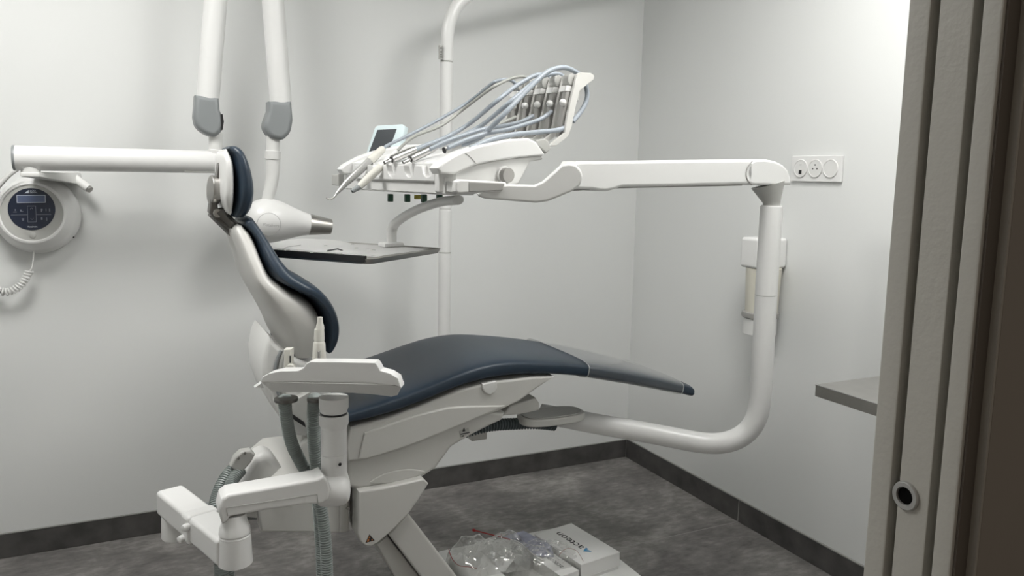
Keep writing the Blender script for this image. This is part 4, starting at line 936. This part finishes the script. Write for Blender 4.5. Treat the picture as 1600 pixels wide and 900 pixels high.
# small white device box under the second bag
d0 = atZ(880, 896, .085)
sb = thing('device_carton', 'small white carton with dark lettering inside the clear bag by the box', 'box', (d0.x, d0.y, BZ))
ca, cb_ = bo_-bxv*(BWd+.02)+by*.02, None
link('carton_body', obox_bm(Vector((ca.x-.035, ca.y+.05, BZ+.022)), -bxv*.036, by*.075, ZV*.022, .001), CARD, sb)
pp_ = Vector((ca.x-.035, ca.y+.06, BZ+.0444))
link('lettering', text_bm('acteon', pp_+ZV*.0002, by, -bxv, .03, .0002), INK, sb)
# crumpled clear bags: heap-shaped thin skins with folds
def bag(name, label, c, ax, ay, h, seed, rot, nu=56, nv=40, amp=.35):
    bm = bmesh.new(); G = []; cr, sr = math.cos(rot), math.sin(rot)
    for i in range(nu):
        f = 2*PI*i/nu; row = []
        for j in range(nv+1):
            t = j/nv; rr = math.sin(t*PI/2)
            dirx, diry = math.cos(f), math.sin(f)
            q = Vector((dirx*rr*2.1, diry*rr*2.1, seed))
            edge = 1+.22*noise.noise(Vector((dirx*1.4, diry*1.4, seed+3)))+.08*noise.noise(Vector((dirx*4, diry*4, seed+9)))
            z = h*max(0, math.cos(t*PI/2))**.55*(1+amp*noise.noise(q))
            rid = abs(noise.noise(q*1.7+Vector((5, 1, 0))))
            z += h*.30*(.35-rid)*(1-t**4)+h*.10*noise.noise(q*4.5)
            x, y = dirx*rr*ax*edge, diry*rr*ay*edge
            row.append(bm.verts.new((c[0]+x*cr-y*sr, c[1]+x*sr+y*cr, BZ+.0012+max(0, z)*(1 if t < 1 else 0))))
        G.append(row)
    for i in range(nu):
        a, b = G[i], G[(i+1) % nu]
        for j in range(nv):
            if j == 0: continue
            bm.faces.new((a[j], b[j], b[j+1], a[j+1]))
    bm.faces.new([G[i][1] for i in range(nu)])
    bmesh.ops.remove_doubles(bm, verts=bm.verts[:], dist=.00001)
    o = link(name, bm, BAG, ang=70); return tag(o, label, 'plastic bag', 'clear bags on the base plate')
c1 = atZ(765, 884, .06); c2 = atZ(846, 874, .06)
b1_ = bag('plastic_bag', 'crumpled clear bag with white contents at the left on the base plate', (c1.x, c1.y), .165, .115, .105, 2.1, .25)
b2_ = bag('plastic_bag', 'crumpled clear bag over the leaflet against the lettered box', (c2.x-.01, c2.y-.02), .125, .10, .085, 6.4, -.3)
def zip_line(px, z, par, r=.0012, mt=RED): link('zip_strip', tube_bm(crom([atZ(u, v, z+dz) for (u, v), dz in px], 6), r, n=6), mt, par, label='thin red zip strip')
zip_line([((701, 858), .03), ((706, 872), .03), ((716, 883), .02), ((730, 885.5), .02), ((745, 888), .02)], .08, b1_)
zip_line([((874, 868), .02), ((880, 860), .03), ((891, 857), .035), ((903, 863), .02), ((915, 884), -.01)], .09, b2_, .0009, mat('faded_red_strip', (.36, .22, .20), .4, var=.05, vscale=20))
# contents: white folded sheets in bag one
fs = thing('folded_sheet', 'white folded sheets inside the left clear bag', 'paper', (c1.x, c1.y, BZ))
for k, (dx, dy, rz, z, hx_, hy_) in enumerate(((0, 0, .2, .012, .11, .065), (-.03, .01, -.35, .03, .07, .05), (.05, .0, .6, .036, .06, .045))):
    bm = bmesh.new(); n_ = 26; G = []
    for i in range(n_+1):
        row = []
        for j in range(n_+1):
            x = hx_*(2*i/n_-1); y = hy_*(2*j/n_-1); zz = z+.010*noise.noise(Vector((x*14, y*14, k*3.1)))+.011*abs(noise.noise(Vector((x*38, y*30, k*5.7))))+.012*(1-(2*i/n_-1)**2)
            row.append(bm.verts.new((c1.x+dx+x*math.cos(rz)-y*math.sin(rz), c1.y+dy+x*math.sin(rz)+y*math.cos(rz), BZ+max(.001, zz))))
        G.append(row)
    for i in range(n_):
        for j in range(n_): bm.faces.new((G[i][j], G[i+1][j], G[i+1][j+1], G[i][j+1]))
    bmesh.ops.solidify(bm, geom=bm.faces[:], thickness=.0008); link('sheet', bm, PAPER, fs)
# leaflet
l0 = [atZ(u, v, z) for u, v, z in ((786, 838, .115), (818, 829, .115), (862, 852, .085), (866, 870, .075), (838, 868, .085), (812, 848, .105))]
o = link('leaflet', prism_bm(l0, (0, 0, -.004), .0008), PURPLE); tag(o, 'mauve printed leaflet half covered by the right clear bag', 'leaflet')
e = [atZ(u, v, z) for u, v, z in ((791, 840.5, .117), (812, 847, .108), (833, 865, .09), (852, 875.5, .08))]
link('page_edge', tube_bm(crom([p-ZV*.002 for p in e], 5), [(.0012, .0022)]*16, n=8), PAPER, o)
# red pen
pa_, pb_ = atZ(741, 828.5, .12), atZ(797, 843, .118)
pen = thing('pen', 'slim red stick with a thick red end poking out of the bags', 'pen', (pa_+pb_)/2)
link('shaft', tube_bm([pa_, pb_], .0022, n=10), RED, pen)
link('end_knob', lathe_bm(pa_, pa_-pb_, [(.003, -.006), (.0048, -.003), (.0052, .003), (.003, .007), (0, .008)], n=16), RED, pen)
